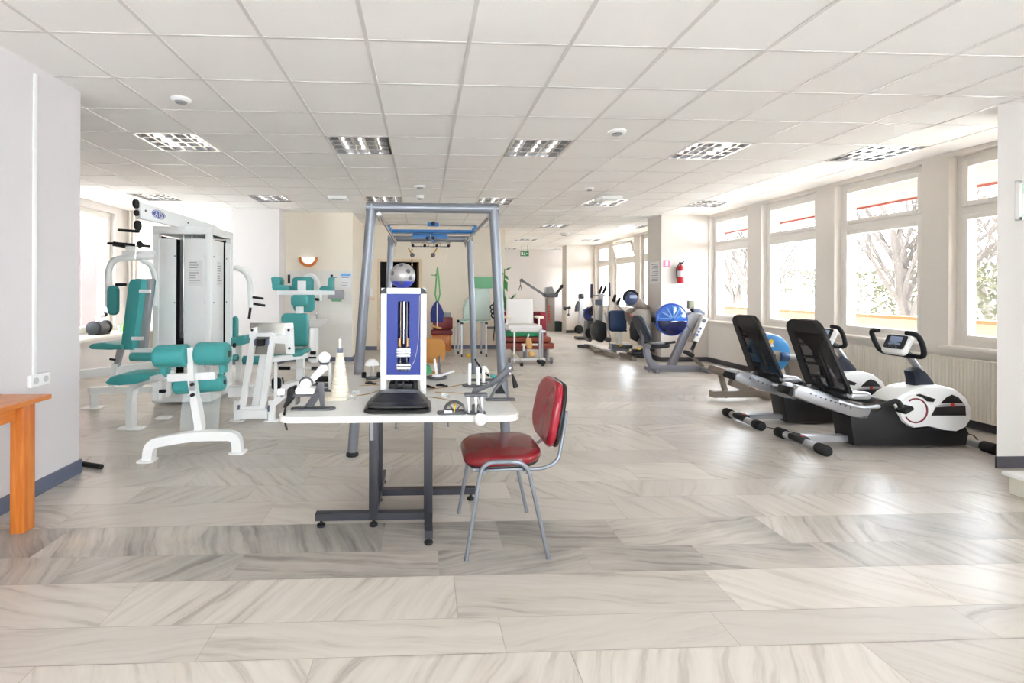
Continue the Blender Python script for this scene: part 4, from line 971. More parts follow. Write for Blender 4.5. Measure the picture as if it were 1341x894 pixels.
footpl(-3.75, 5.75, .22, .16, t)
beam([(-3.75, 5.75, .01), (-3.75, 5.75, .2)], .07, .07, 'rear_post', white_m, t)
# right side arch of the tower
Yr = 6.75
pts = [W(300, 350, Yr), W(318, 352, Yr), W(327, 366, Yr), W(328, 402, Yr)]
rod(pts, .036, 'press_arm', white_m, t, 14, .2)
for a, c_ in (((331, 389), (345, 391)), ((332, 397.5), (347, 400))): rod([W(*a, Yr-.05), W(*c_, Yr-.05)], .017, 'hand_grip', rubber_m, t)
rod([W(328, 403, Yr), W(326, 417, Yr)], .018, 'hand_grip', rubber_m, t)
rod([W(327, 390, Yr), W(332, 390, Yr-.04)], .012, 'grip_stub', white_m, t)
o = W(308, 430, Yr); padp(rrect(.1, .34, .04, 5), .06, oriented(o, (0, 1, 0), (0, .1, 1)), 'back_pad', teal_m, t)
ol = outl([(306, 441), (326, 438), (323, 450), (307, 452)], Yr-.1); b = MB(); b.prism(ol, Yr-.25, Yr+.15, 'Y', .012); b.build('seat_pad', teal_m, t)
beam([W(313, 452, Yr), W(313, 500, Yr)], .06, .07, 'seat_post', white_m, t)
rollp(W(318, 471, Yr-.1), W(342, 471, Yr-.1), .055, 'leg_roll', teal_m, t); rollp(W(305, 468, Yr-.1), W(312, 468, Yr-.1), .045, 'leg_roll', teal_m, t)
b = MB(); b.cyl(W(307, 452, 6.3), .03, .03, 'X', 14, .005); b.build('adjuster_knob', rubber_m, t)
# base beam on the right of the tower
beam([W(300, 512, 6.05), W(372, 510, 6.15)], .12, .12, 'base_beam', white_m, t)
# lat bar and short bar hang from the cable
t = thing('lat_bar', 'wide black lat pulldown bar hanging below the tower boom', 'cable bar', W(170, 320, 4.9))
rod([W(140, 318.5, 4.9), W(158, 319, 4.95), W(180, 321, 5.0), W(197, 322.5, 5.05)], .013, 'bar', rubber_m, t)
rod([W(148, 319, 4.88), W(164, 321.5, 4.92)], .024, 'left_grip', rubber_m, t); rod([W(181, 318, 5), W(185, 322, 5)], .03, 'centre_hub', rubber_m, t)
rod([W(165, 324, 4.93), W(178, 325, 4.95)], .018, 'white_sleeve', plastic_w, t)
t = thing('straight_bar', 'short straight black bar hanging just under the boom pulley', 'cable bar', W(168, 302, 4.95))
rod([W(155, 301, 4.95), W(182, 303, 4.95)], .014, 'bar', rubber_m, t)

# ---- abdominal / leg curl bench in front
t = thing('curl_bench', 'white curl machine with teal rolls on a curved floor bar, front left', 'exercise machine', (-1.86, 4.05, 0))
fl_, fr_ = atZ(192, 605), atZ(310, 594)
pts = [V(fl_.x, fl_.y+.03, .0), V(fl_.x+.01, fl_.y+.035, .14), V((fl_.x+fr_.x)/2, (fl_.y+fr_.y)/2+.03, .175), V(fr_.x-.01, fr_.y+.03, .145), V(fr_.x, fr_.y+.03, 0)]
beam(pts, .075, .07, 'floor_bar', white_m, t, (0, 1, 0), .14)
footpl(fl_.x-.01, fl_.y+.03, .13, .12, t); footpl(fr_.x, fr_.y+.03, .13, .12, t)
Yp = 4.12
mid = W(260, 572, Yp)
rodp = [W(260, 575, Yp), W(261, 560, Yp), W(255, 520, Yp), W(250, 486, Yp), W(251, 456, Yp)]
beam([W(260, 574, Yp), W(262, 557, Yp), W(256, 522, Yp)], .06, .078, 'mast', white_m, t, (0, 1, 0))
beam([W(256, 522, Yp), W(252, 497, Yp), W(251, 455, Yp)], .05, .072, 'upper_mast', white_m, t, (0, 1, 0))
b = MB(); b.box(W(252, 505, Yp-.03), (.045, .02, .08), .004); b.build('adjuster_plate', alu_m, t)
for py in (503, 517): b = MB(); b.cyl(W(252, py, Yp-.05), .014, .04, 'Y', 12, .003); b.build('adjuster_knob', rubber_m, t)
beam([W(221, 494.5, Yp+.03), W(283, 491, Yp+.03)], .05, .062, 'cross_beam', white_m, t)
rollp(W(204, 467, Yp), W(248, 465, Yp), .095, 'shoulder_roll', teal_m, t); rollp(W(257, 463, Yp), W(300, 463, Yp), .095, 'shoulder_roll', teal_m, t)
b = MB(); b.prism(outl([(212, 478), (222, 480), (220, 493), (214, 488)], Yp+.05), Yp, Yp+.09, 'Y', .01); b.prism(outl([(289, 476), (297, 476), (297, 487), (290, 488)], Yp+.05), Yp, Yp+.09, 'Y', .01); b.build('roll_skirt', teal_m, t)
rollp(W(229, 505, Yp+.14), W(294, 500, Yp+.14), .075, 'shin_roll', teal_m, t)
a, c_ = W(236, 523, 4.45), W(288, 563, 4.3)
b = MB(); b.add([W(239, 518, 4.4), W(290, 514, 4.4), W(286, 561, 4.4), W(235, 566, 4.4), W(239, 518, 4.405), W(290, 514, 4.405), W(286, 561, 4.405), W(235, 566, 4.405)], [[0, 1, 2, 3], [7, 6, 5, 4], [0, 4, 5, 1], [1, 5, 6, 2], [2, 6, 7, 3], [3, 7, 4, 0]]); b.build('clear_guard', acryl_m, t)
beam([W(248, 492, Yp+.1), W(245, 510, 4.42), W(247, 520, 4.42)], .03, .03, 'guard_bracket', white_m, t)
# seat on its own curved post, bolted to the bench by a rail
Yq = 4.9
pf = atZ(172, 561)
beam([V(pf.x, pf.y, 0), W(172, 520, pf.y), W(175, 505, pf.y), W(190, 499, pf.y-.05), W(222, 490, 4.4)], .06, .085, 'seat_post', white_m, t, (0, 1, 0), .12)
footpl(pf.x, pf.y, .24, .13, t)
ol = outl([(153, 496), (160, 489), (172, 486), (192, 485.5), (216, 484), (219, 488), (205, 494), (190, 498.5), (170, 500), (156, 499)], Yq-.1)
b = MB(); b.prism(ol, Yq-.28, Yq+.02, 'Y', .014); b.build('seat_pad', teal_m, t)

# ---- leg press station with a slanted double column
t = thing('leg_station', 'white leg machine with slanted twin columns and steel foot plate', 'exercise machine', (-1.74, 5.15, 0))
Yl = 5.15
for px in (311, 356):
    f = atZ(px, 551); footpl(f.x, f.y, .15, .1, t)
    beam([V(f.x, f.y, 0), W(px, 524, Yl)], .06, .05, 'foot_post', white_m, t, (0, 1, 0))
    b = MB(); b.cyl(W(px+3*(1 if px < 330 else -1), 534, Yl-.0), .045, .02, 'X', 20, .004); b.build('pivot_disc', base_m, t)
beam([W(312, 541, Yl), W(352, 541, Yl)], .1, .09, 'base_beam', white_m, t)
beam([W(311, 534, Yl), W(352, 534, Yl)], .05, .03, 'pivot_beam', white_m, t)
beam([W(317, 535, Yl), W(334, 432, Yl+.1)], .055, .05, 'column', white_m, t, (0, 1, 0)); beam([W(344, 534, Yl), W(358, 436, Yl+.1)], .055, .05, 'column', white_m, t, (0, 1, 0))
beam([W(335, 530, Yl+.25), W(349, 445, Yl+.25)], .07, .07, 'push_arm', white_m, t, (0, 1, 0))
b = MB(); a, c_ = W(327, 422.5, Yl+.12), W(384, 464, Yl+.12); b.b2((a.x, Yl+.12, c_.z), (c_.x, Yl+.125, a.z), .002); b.build('foot_plate', mat('scuffed steel', srgb(186, 184, 176), .25, .7, var=.2, scale=8), t)
for p, q in (((327, 434), (385, 434)),):
    pass
beam([W(336, 438, Yl+.06), W(357, 438, Yl+.06)], .04, .04, 'head_beam', white_m, t)
b = MB(); b.prism(outl([(373, 429), (384, 429), (385, 463), (375, 463), (374, 450), (357, 449), (357, 439), (374, 439)], Yl+.08), Yl+.06, Yl+.11, 'Y', .003); b.build('side_bracket', white_m, t)
b = MB(); b.prism(outl([(327, 430), (336, 428), (336, 440), (327, 442)], Yl+.08), Yl+.06, Yl+.11, 'Y', .003); b.build('corner_bracket', white_m, t)
for px, py in ((330, 432), (378, 432), (379, 456)): b = MB(); b.cyl(W(px, py, Yl+.055), .013, .012, 'Y', 14); b.build('bolt', rubber_m, t)
b = MB(); a, c_ = W(337, 444, Yl+.02), W(346, 453, Yl+.02); b.b2((a.x, Yl, c_.z), (c_.x, Yl+.06, a.z), .006); b.build('hinge_block', rubber_m, t)
for px in (335, 350): b = MB(); b.cyl(W(px, 448, Yl+.03), .036, .02, 'X', 20, .004); b.build('pivot_disc', base_m, t)
beam([W(361, 475, Yl+.4), W(361, 526, Yl+.1)], .035, .035, 'side_stay', white_m, t)
beam([W(350, 536, Yl+.0), W(373, 516, Yl+.0)], .05, .06, 'foot_lever', white_m, t); b = MB(); b.cyl(W(369, 518, Yl-.04), .015, .02, 'Y', 12); b.build('bolt', alu_m, t)
beam([W(352, 471, Yl+.3), W(366, 470, Yl+.35)], .05, .05, 'link_beam', white_m, t)

# ---- neck and chest station with raised arm pads
t = thing('chest_station', 'white chest machine with teal backrest and raised arm pads', 'exercise machine', (-1.9, 6.4, 0))
Yc = 6.3
beam([W(364, 383, Yc), W(438, 383, Yc)], .06, .055, 'cross_beam', white_m, t)
def side(ol, a, c_, nm, m, r=.012): b = MB(); b.prism(outl(ol, Yc), Yc+a, Yc+c_, 'Y', r); return b.build(nm, m, t)
side([(358, 364), (362, 362), (369, 363), (371, 367), (370, 376), (360, 377)], -.12, .06, 'arm_pad', teal_m, .018)
side([(359, 375), (372, 373), (382, 374), (381, 380), (361, 380)], -.12, .1, 'elbow_pad', teal_m, .012)
side([(432, 365), (435, 362), (437, 364), (437, 379), (431, 378)], -.12, .08, 'arm_pad', teal_m, .008)
side([(420, 378), (424, 374.5), (432, 374), (437, 376), (437, 380.5), (422, 380)], -.12, .1, 'elbow_pad', teal_m, .01)
beam([W(435, 364, Yc), W(441, 363, Yc)], .02, .012, 'wing_strap', teal_m, t)
rod([W(378.5, 371, Yc+.05), W(378.5, 359.5, Yc+.05)], .015, 'hand_grip', rubber_m, t); rod([W(434.5, 363, Yc+.05), W(434.5, 359.5, Yc+.05)], .015, 'hand_grip', rubber_m, t)
def face(x0_, x1_, y0_, y1_, r, th, nm, dy=0, k=.3):
    a, c_ = W(x0_, y0_, Yc+dy), W(x1_, y1_, Yc+dy); w_, h_ = c_.x-a.x, a.z-c_.z
    return padp(rrect(w_, h_, min(w_, h_)*k, 6), th, oriented(((a.x+c_.x)/2, Yc+dy, (a.z+c_.z)/2), (1, 0, 0), (0, 0, 1)), nm, teal_m, t)
face(382, 411, 362.5, 384, 0, .06, 'head_pad', .1, .28); face(384, 412.5, 383, 408.5, 0, .06, 'upper_back_pad', .12, .25)
face(381, 404, 386, 401, 0, .07, 'neck_pad', -.08, .3); face(368.5, 404.5, 410, 453.5, 0, .08, 'back_pad', -.05, .16)
b = MB(); a, c_ = W(390, 367.5, Yc), W(401, 381, Yc); b.b2((a.x, Yc-.02, c_.z), (c_.x, Yc, a.z), .003); b.build('bracket_plate', white_m, t)
b = MB(); a, c_ = W(388.5, 401, Yc), W(398.5, 411, Yc); b.b2((a.x, Yc-.06, c_.z), (c_.x, Yc-.03, a.z), .003); b.build('bracket_plate', white_m, t)
beam([W(392, 380, Yc+.2), W(392, 505, Yc+.2)], .08, .07, 'mast', white_m, t)
ol = outl([(356, 464), (360, 460), (385, 458), (398, 457), (402, 460.5), (399, 464), (370, 467), (357, 467)], Yc-.2)
b = MB(); b.prism(ol, Yc-.35, Yc+.05, 'Y', .012); b.build('seat_pad', teal_m, t)
beam([W(358, 470, Yc-.45), W(402, 465, Yc-.2)], .08, .06, 'seat_beam', white_m, t)
beam([W(394, 466, Yc-.1), W(394, 503, Yc-.1)], .1, .08, 'seat_post', white_m, t)
rod([W(365, 482, Yc-.35), W(380, 482, Yc-.35)], .02, 'foot_grip', rubber_m, t); rod([W(408, 482, Yc-.35), W(421, 482, Yc-.35)], .02, 'foot_grip', rubber_m, t); rod([W(380, 482, Yc-.33), W(408, 482, Yc-.33)], .01, 'foot_bar', white_m, t)
beam([W(394, 500, Yc-.1), W(360, 510, Yc-.4)], .1, .08, 'floor_beam', white_m, t); beam([W(385, 505, Yc), W(420, 497, Yc+.3)], .1, .08, 'floor_beam', white_m, t)
b = MB(); b.box(W(411, 469, Yc+.2), (.12, .1, .07), .006); b.build('rear_block', white_m, t); b = MB(); b.cyl(W(410, 462, Yc+.1), .025, .07, 'X', 14, .006); b.build('rubber_bumper', rubber_m, t)
rod([W(400, 468, Yc), W(414, 468, Yc)], .012, 'rail', rubber_m, t)
b = MB(); b.box(W(362, 502, Yc-.4), (.11, .08, .14), .03); b.tube([W(370, 494, Yc-.4), W(371, 502, Yc-.4)], .01, 8); b.build('pedal_block', rubber_m, t)
# rounded white frame behind the head pad
rod([W(396, 372, Yc+.5), W(399, 362, Yc+.5), W(408, 359, Yc+.5), W(416, 366, Yc+.5), W(418.5, 380, Yc+.5), W(419, 394, Yc+.5)], .028, 'rear_arch', white_m, t, 12, .12)
rod([W(412, 391.5, Yc+.4), W(418, 392.5, Yc+.4)], .018, 'rear_grip', rubber_m, t)

# ---- things on the window shelf
def onshelf(px, py): return atZ(px, py, .612)
for n, (px, py, lab) in enumerate(((112, 438, 'silver and black drum device at the left end of the window shelf'), (136, 437, 'dark drum device with white cap right of its twin on the window shelf'))):
    c_ = onshelf(px, py); c_.x = max(-5.36, min(-5.14, c_.x)); c_.y = [7.45, 8.25][n]
    t = thing('massage_roller', lab, 'massage device', (c_.x, c_.y, .612), 'drum devices on the window shelf')
    b = MB(); b.cyl((c_.x, c_.y, .612+.11), .10, .26, 'Y', 26, .02); b.build('drum', [alu_m, dgrey_m][n], t)
    for s in (-1, 1): b = MB(); b.cyl((c_.x, c_.y+s*.145, .612+.115), .115, .05, 'Y', 26, .012); b.build('end_wheel', rubber_m, t)
    b = MB(); b.box((c_.x, c_.y, .612+.012), (.18, .28, .024), .006); b.build('base', black_m, t)
    b = MB(); b.tube([(c_.x, c_.y-.06, .8), (c_.x, c_.y, .9), (c_.x, c_.y+.1, .93)], .035, 12); b.build('neck', plastic_w, t)
    b = MB(); b.cyl((c_.x, c_.y+.12, .93), .045, .06, 'Y', 18, .01); b.build('cap', black_m, t)
for nm, y, m, lab, sz in (('cup', 8.72, mistg_m, 'pale green cup on the window shelf', .04), ('tumbler', 8.85, lime_m, 'lime green tumbler on the window shelf', .045)):
    b = MB(); b.lathe([(.028, 0), (sz*.8, .002), (sz, .12), (sz-.004, .12), (sz*.75, .01)], (-5.25, y, .612), 'Z', 20); solo(b, nm, m, lab, 'cup', (-5.25, y, .612))
b = MB(); b.tube([(-5.2, 9.0, .65), (-5.12, 9.02, .65)], .036, 16); b.box((-5.13, 9.15, .645), (.1, .12, .06), .02); solo(b, 'blue_pouch', blue_m, 'small blue pouch at the far end of the window shelf', 'pouch', (-5.15, 9.08, .612))

# ---- back wall items
def sheet(name, x0_, x1_, y0_, y1_, Y, m, label, cat, lines=0, lm=None, grp=None):
    a, c_ = W(x0_, y0_, Y), W(x1_, y1_, Y); b = MB(); b.b2((a.x, Y-.004, c_.z), (c_.x, Y, a.z)); t = solo(b, name, m, label, cat, ((a.x+c_.x)/2, Y, c_.z), grp)
    if lines:
        b = MB(); R = random.Random(int(x0_))
        for i in range(lines):
            z = a.z-(i+.7)*(a.z-c_.z)/(lines+.4); b.b2((a.x+.02, Y-.0055, z), (a.x+.02+(c_.x-a.x-.04)*R.uniform(.5, 1), Y-.004, z+.012))
        b.build('printed_lines', lm or ink_m, t)
    return t
t = sheet('hygiene_poster', 446, 459.5, 358, 376, 9.35, paper_m, 'white poster with a light blue heading on the tiled wall', 'poster', 5)
a, c_ = W(446, 358, 9.35), W(459.5, 361.5, 9.35); b = MB(); b.b2((a.x, 9.343, c_.z), (c_.x, 9.346, a.z)); b.build('heading_band', lblue_m, t)
t = thing('wall_lamp', 'half round glass wall lamp with wooden rim above the tiles', 'wall lamp', W(404, 341, 9.34))
c0 = W(404, 337, 9.35); r = .155
b = MB(); b.add(*(lambda vs, fs: (vs, fs))([V(c0.x+r*.82*math.cos(a)*math.cos(e), 9.35-r*.7*math.sin(e), c0.z-r*.82*math.sin(a)*math.cos(e)) for e in [PI/2*j/6 for j in range(7)] for a in [PI*i/16 for i in range(17)]], [[j*17+i, j*17+i+1, (j+1)*17+i+1, (j+1)*17+i] for j in range(6) for i in range(16)])); b.build('glass_bowl', lampgl, t)
b = MB(); pts = [V(c0.x+r*math.cos(a), 9.325, c0.z-r*math.sin(a)) for a in [PI*i/20 for i in range(21)]]; b.bar(pts, .05, .026, (0, 1, 0)); b.build('wooden_rim', wood_m, t)
t = thing('towel_dispenser', 'grey paper towel dispenser on the tiled wall with green towel', 'dispenser', W(441, 392, 9.3))
a, c_ = W(431, 379.5, 9.3), W(451, 390, 9.3); b = MB(); b.prism(outl([(437, 379.5), (449, 379.5), (451, 383), (450.5, 391), (430, 391), (431, 387)], 9.3), 9.18, 9.35, 'Y', .01); b.build('cover', greyplas, t)
b = MB(); b.prism(outl([(433, 391), (449, 391), (446, 394.5), (436, 394.5)], 9.3), 9.22, 9.3, 'Y', .006); b.build('paper_towel', lgreen_m, t)
t = thing('wash_basin', 'white wash basin with tap on the tiled wall', 'basin', W(410, 425, 9.2))
c1 = W(410, 418, 9.1); b = MB(); b.add(*loft([(c1.x, 9.17, c1.z-.15, .12, .1), (c1.x, 9.14, c1.z-.08, .22, .18), (c1.x, 9.12, c1.z, .27, .22), (c1.x, 9.12, c1.z, .24, .19), (c1.x, 9.13, c1.z-.09, .14, .1)], 30, .8)); b.build('bowl', plastic_w, t)
b = MB(); b.tube(fil([(c1.x+.02, 9.3, c1.z), (c1.x+.02, 9.3, c1.z+.09), (c1.x+.02, 9.18, c1.z+.08)], .03), .012, 10); b.cyl((c1.x+.02, 9.3, c1.z+.1), .02, .03, 'Z', 12, .004); b.build('tap', chrome_m, t)
b = MB(); b.cyl((c1.x, 9.2, (c1.z-.12)/2), .08, c1.z-.12, 'Z', 20, .02); b.build('pedestal', plastic_w, t)
a, c_ = W(469.5, 378, 11.1), W(488, 391, 11.1)
t = sheet('switch_box', 480, 488, 378, 388, 11.11, plastic_w, 'small white switch box on the wall left of the door', 'switch'); 
b = MB(); p, q = W(479, 391.5, 11.1), W(491, 391, 11.1); b.b2((p.x, 11.05, p.z-.012), (q.x, 11.11, p.z+.012), .004); solo(b, 'wooden_peg_rail', wood_m, 'short wooden peg rail on the wall left of the dark door', 'peg rail', ((p.x+q.x)/2, 11.08, p.z))
# ceiling fittings
def ceil_item(name, px, py, r, h, label, cat, grp=None, m=None, box=False):
    p = atZ(px, py, H); t = thing(name, label, cat, p, grp)
    if box: b = MB(); b.box((p.x, p.y, H-h/2), (r*2, r*2, h), .01); b.build('casing', plastic_w, t); b = MB(); b.box((p.x, p.y-r*.5, H-h-.002), (r*1.2, r*.3, .004)); b.build('vent', greyplas, t)
    else:
        b = MB(); b.lathe([(r, 0), (r, -h*.4), (r*.8, -h*.7), (r*.78, -h*.75)], p, 'Z', 26); b.build('base_ring', plastic_w, t)
        b = MB(); b.lathe([(r*.62, -h*.7), (r*.55, -h), (.002, -h*1.08)], p, 'Z', 20); b.build('sensor_cap', greyplas, t)
ceil_item('smoke_detector', 237, 129, .07, .035, 'white smoke detector on the ceiling at the upper left', 'smoke detector', 'ceiling smoke detectors')
ceil_item('smoke_detector', 808, 171.5, .08, .035, 'white smoke detector on the ceiling right of the middle light', 'smoke detector', 'ceiling smoke detectors')
ceil_item('smoke_detector', 550, 243.5, .08, .035, 'white smoke detector on the ceiling above the cage', 'smoke detector', 'ceiling smoke detectors')
ceil_item('motion_sensor', 550, 256, .06, .06, 'small white sensor on the ceiling just above the cage top', 'sensor')
ceil_item('smoke_detector', 739, 305.5, .12, .06, 'distant white smoke detector on the ceiling before the exit sign', 'smoke detector', 'ceiling smoke detectors')
ceil_item('motion_sensor', 772, 246, .06, .04, 'small white sensor on the ceiling at the right middle', 'sensor')
ceil_item('access_box', 443, 258, .14, .05, 'square white box on the ceiling above the tiled wall', 'ceiling box', None, None, True)
ceil_item('access_box', 797, 258, .16, .06, 'square white box on the ceiling toward the windows', 'ceiling box', None, None, True)
# ================================================================== RECUMBENT BIKES (right)
def sidep(t, ol, Y, a, c_, nm, m, r=.01, par=None):
    b = MB(); b.prism(outl(ol, Y), a, c_, 'Y', r); return b.build(nm, m, par or t)
def plate(mb, c, w, h, th, x, y, r=None):
    return pad(mb, rrect(w, h, r or min(w, h)*.2, 5), th, oriented(c, x, y), 0, th*.4)
BY = 4.17
t = thing('recumbent_bike', '', 'exercise bike', (3.34, BY, 0))
Yn = BY-.09
# stabilisers
b = MB(); b.tube([(3.335, BY-.25, .045), (3.335, BY+.25, .045)], .034, 14); o = b.build('rear_stabiliser', alu_m, t)
for s in (-1, 1):
    b = MB(); b.cyl((3.335, BY+s*.235, .045), .046, .11, 'Y', 18, .012); b.build('end_cap', rubber_m, o)
b = MB(); b.box((3.33, BY+.02, .062), (.1, .17, .06), .025); b.build('centre_cover', rubber_m, o)
b = MB(); b.cyl((3.335, BY-.02, .094), .016, .003, 'Z', 14); b.build('badge', redtxt, o)
b = MB(); b.tube([(4.80, BY-.25, .045), (4.80, BY+.25, .045)], .034, 14); o = b.build('front_stabiliser', alu_m, t)
for s in (-1, 1): b = MB(); b.cyl((4.80, BY+s*.235, .045), .046, .11, 'Y', 18, .012); b.build('end_cap', rubber_m, o)
b = MB(); b.bar([(3.36, BY, .07), (3.9, BY, .07)], .08, .05); b.build('main_rail', alu_m, t)
b = MB(); b.bar([(4.55, BY, .06), (4.8, BY, .05)], .075, .05); b.build('front_rail', alu_m, t)
# black lower body, white drive housing
sidep(t, [(1112, 545), (1118, 583), (1150, 584), (1264, 583), (1268, 566), (1262, 556), (1228, 563), (1190, 560), (1178, 548), (1174, 526), (1164, 527), (1150, 538), (1130, 543)], Yn, BY-.10, BY+.10, 'lower_body', black_m, .012)
hs = sidep(t, [(1166, 525), (1176, 516), (1192, 508), (1212, 505), (1232, 504.5), (1249, 509), (1262, 519), (1269, 533), (1269, 548), (1262, 559), (1250, 564.5), (1234, 563), (1215, 558), (1195, 560), (1180, 553), (1172, 540)], Yn, BY-.115, BY+.115, 'drive_housing', plastic_w, .025)
yf = BY-.118
cc = atY(1197, 537, yf); yy = yf
b = MB(); b.cyl((cc.x, yf+.002, cc.z), .135, .03, 'Y', 40, .01); dsk = b.build('crank_disc', plastic_w, hs)
b = MB(); b.ring((cc.x, yf-.014, cc.z), .103, .007, 'Y', 40, -2.6, 2.2); b.build('red_ring', mat('dark red trim', srgb(120, 30, 45), .4), hs)
sidep(t, [(1232, 528), (1240, 520), (1247, 516.5), (1255, 520), (1262, 528)], yf, yf-.002, yf+.004, 'vent_window', black_m, .001, hs)
sidep(t, [(1220, 544), (1226, 533), (1264, 531), (1265, 544)], yf, yf-.002, yf+.004, 'vent_window', black_m, .001, hs)
sidep(t, [(1224, 532), (1236, 529), (1262, 528.5), (1264, 531.5), (1240, 532)], yf, yf-.004, yf+.004, 'silver_stripe', alu_m, .001, hs)
c1 = atY(1247, 530, yf); b = MB(); b.cyl((c1.x, yf-.002, c1.z), .017, .008, 'Y', 16, .002); b.build('badge', redtxt, hs)
sidep(t, [(1198, 517), (1204, 515.5), (1224, 522), (1221, 526), (1203, 524)], yf, yf-.012, yf+.004, 'grey_fin', black_m, .003, hs)
ax = cc.z
for s in (-1, 1):
    b = MB(); b.bar([(cc.x, BY+s*.135, cc.z), (cc.x+s*.16, BY+s*.145, cc.z+(-.03*s))], .03, .016); cr = b.build('crank_arm', plastic_w if s < 0 else dgrey_m, t)
    b = MB(); b.box((cc.x+s*.17, BY+s*.20, cc.z-.03*s), (.09, .09, .035), .01, (0, -.5, 0)); b.build('pedal', rubber_m, cr)
# neck and console
sidep(t, [(1199, 511), (1201, 500), (1198, 487), (1207, 482), (1215, 487), (1225, 500), (1228, 508), (1220, 511)], Yn+.03, BY-.05, BY+.05, 'neck_shroud', mat('blue black plastic', srgb(36, 42, 56), .4), .015)
b = MB(); b.tube([atY(1209, 492, BY), atY(1189, 464, BY)], .026, 14); b.build('neck_tube', alu_m, t)
b = MB(); b.box(atY(1184, 462, BY), (.12, .07, .06), .02, (0, .5, 0)); b.build('neck_joint', black_m, t)
# console faces the rider (towards -x, tilted up)
ct = atY(1175, 451, BY)
xd, yd = Vector((0, -1, 0)), Vector((.42, 0, .9)).normalized()
Mc = oriented(ct, xd, yd)
b = MB(); pad(b, rrect(.22, .19, .04, 5), .05, Mc, 0, .015); con = b.build('console', plastic_w, t)
b = MB(); pad(b, [(x, y+.016) for x, y in rrect(.19, .13, .02, 4)], .004, Mc @ Matrix.Translation((0, 0, .027)), 0, .001); b.build('console_face', dscreen, con)
b = MB(); pad(b, [(x, y+.04) for x, y in rrect(.11, .05, .004, 3)], .003, Mc @ Matrix.Translation((0, 0, .030)), 0, .001); pad(b, [(x, y-.006) for x, y in rrect(.11, .02, .004, 3)], .003, Mc @ Matrix.Translation((0, 0, .030)), 0, .001); b.build('display', screen_m, con)
for i in range(3): b = MB(); pad(b, [(x-.03+.03*i, y-.035-.012*(i == 1)) for x, y in rrect(.022, .012, .004, 3)], .004, Mc @ Matrix.Translation((0, 0, .030)), 0, .001); b.build('button', dgrey_m, con)
for s in (-1, 1):
    base = ct+Vector((.06, 0, -.09))
    pts = [base, ct+Vector((.04, s*.20, -.09)), ct+Vector((-.0, s*.225, .02)), ct+Vector((-.04, s*.215, .11)), ct+Vector((-.05, s*.13, .115))]
    b = MB(); b.tube(fil(pts, .07, 6), .02, 12); b.build('handlebar', rubber_m, t)
# sloping seat rail with side plates, seat, side handles
ra, rb = atY(1036, 512, BY-.04), atY(1138, 549, BY-.04)
sidep(t, [(1040, 511), (1046, 505), (1056, 506), (1132, 531), (1140, 536), (1136, 548), (1126, 549), (1040, 519)], Yn, BY-.10, BY-.03, 'rail_cover', alu_m, .01)
sidep(t, [(1040, 511), (1046, 505), (1056, 506), (1132, 531), (1140, 536), (1136, 548), (1126, 549), (1040, 519)], Yn, BY+.03, BY+.10, 'rail_cover', alu_m, .01)
for k in range(9):
    p = atY(1062+6.5*k, 515.5+2.3*k, BY-.102); b = MB(); b.cyl((p.x, BY-.101, p.z), .007, .006, 'Y', 10); b.build('adjust_hole', dgrey_m, t)
b = MB(); b.box(atY(1034, 512, BY), (.13, .16, .07), .02, (0, .35, 0)); b.build('rail_end', rubber_m, t)
p = atY(1113, 517, BY-.1)
b = MB(); pad(b, rrect(.33, .42, .1, 5), .075, oriented((3.70, BY, p.z-.005), (1, 0, -.15), (0, 1, 0)), .012, .03); st = b.build('seat_cushion', black_m, t)
b = MB()
for s in (-1, 1): pad(b, rrect(.17, .05, .02, 4), .07, oriented((3.66, BY+s*.215, p.z), (1, 0, 0), (0, 1, 0)), .01, .03)
for s in (-1, 1):
    b = MB(); pad(b, rrect(.18, .07, .025, 5), .05, oriented((3.665, BY+s*.215, p.z+.02), (1, 0, 0), (0, 1, 0)), .01, .02); b.build('side_cap', alu_m, st)
    pts = [Vector((3.50, BY+s*.2, .44)), Vector((3.62, BY+s*.27, .40)), Vector((3.78, BY+s*.27, .405)), Vector((3.95, BY+s*.27, .46)), Vector((3.98, BY+s*.27, .40))]
    q = fil(pts, .05, 5); k = len(q)//2
    b = MB(); b.tube(q[:k+1], .015, 10); b.build('side_handle', alu_m, t)
    b = MB(); b.tube(q[k:], .02, 12); b.build('handle_grip', rubber_m, t)
b = MB(); b.tube([(3.6, BY, .36), (3.6, BY, .46)], .03, 12); b.tube([(3.56, BY, .42), (3.48, BY, .6)], .022, 10); b.build('seat_carriage', black_m, t)
# mesh backrest
bt, bb = Vector((3.325, BY, 1.10)), Vector((3.60, BY, .46)); up = (bt-bb).normalized(); L = (bt-bb).length; mid_ = (bt+bb)/2
Mb = oriented(mid_, (0, -1, 0), up)
def bow(v): return Vector((v.x, v.y, v.z - .045*(1-(v.x/.24)**2)))
ob = [(x*(1.0+.10*(y/(L/2))*-1), y) for x, y in rrect(.45, L, .09, 6)]
n = len(ob); b = MB(); vs = []; fs = []
for k, (sc, th) in enumerate(((1, .012), (1, -.012), (None, -.012), (None, .012))):
    for x, y in ob:
        if sc: vs.append(bow(Vector((x, y, th))))
        else: vs.append(bow(Vector((x*.78, y*.86-.0, th))))
for a, c_ in ((0, 1), (1, 2), (2, 3), (3, 0)):
    for k in range(n): l = (k+1) % n; fs.append([a*n+k, a*n+l, c_*n+l, c_*n+k])
b.add([Mb @ v for v in vs], fs); br_ = b.build('backrest_frame', black_m, t)
b = MB(); cells = [(-.16, L*.27, .33, .13)]
b.add([Mb @ bow(Vector((x*.8, y*.88, 0))) for x, y in ob]+[Mb @ bow(Vector((0, 0, 0)))], [[k, (k+1) % n, n] for k in range(n)]); b.build('mesh_panel', mesh_m, br_)
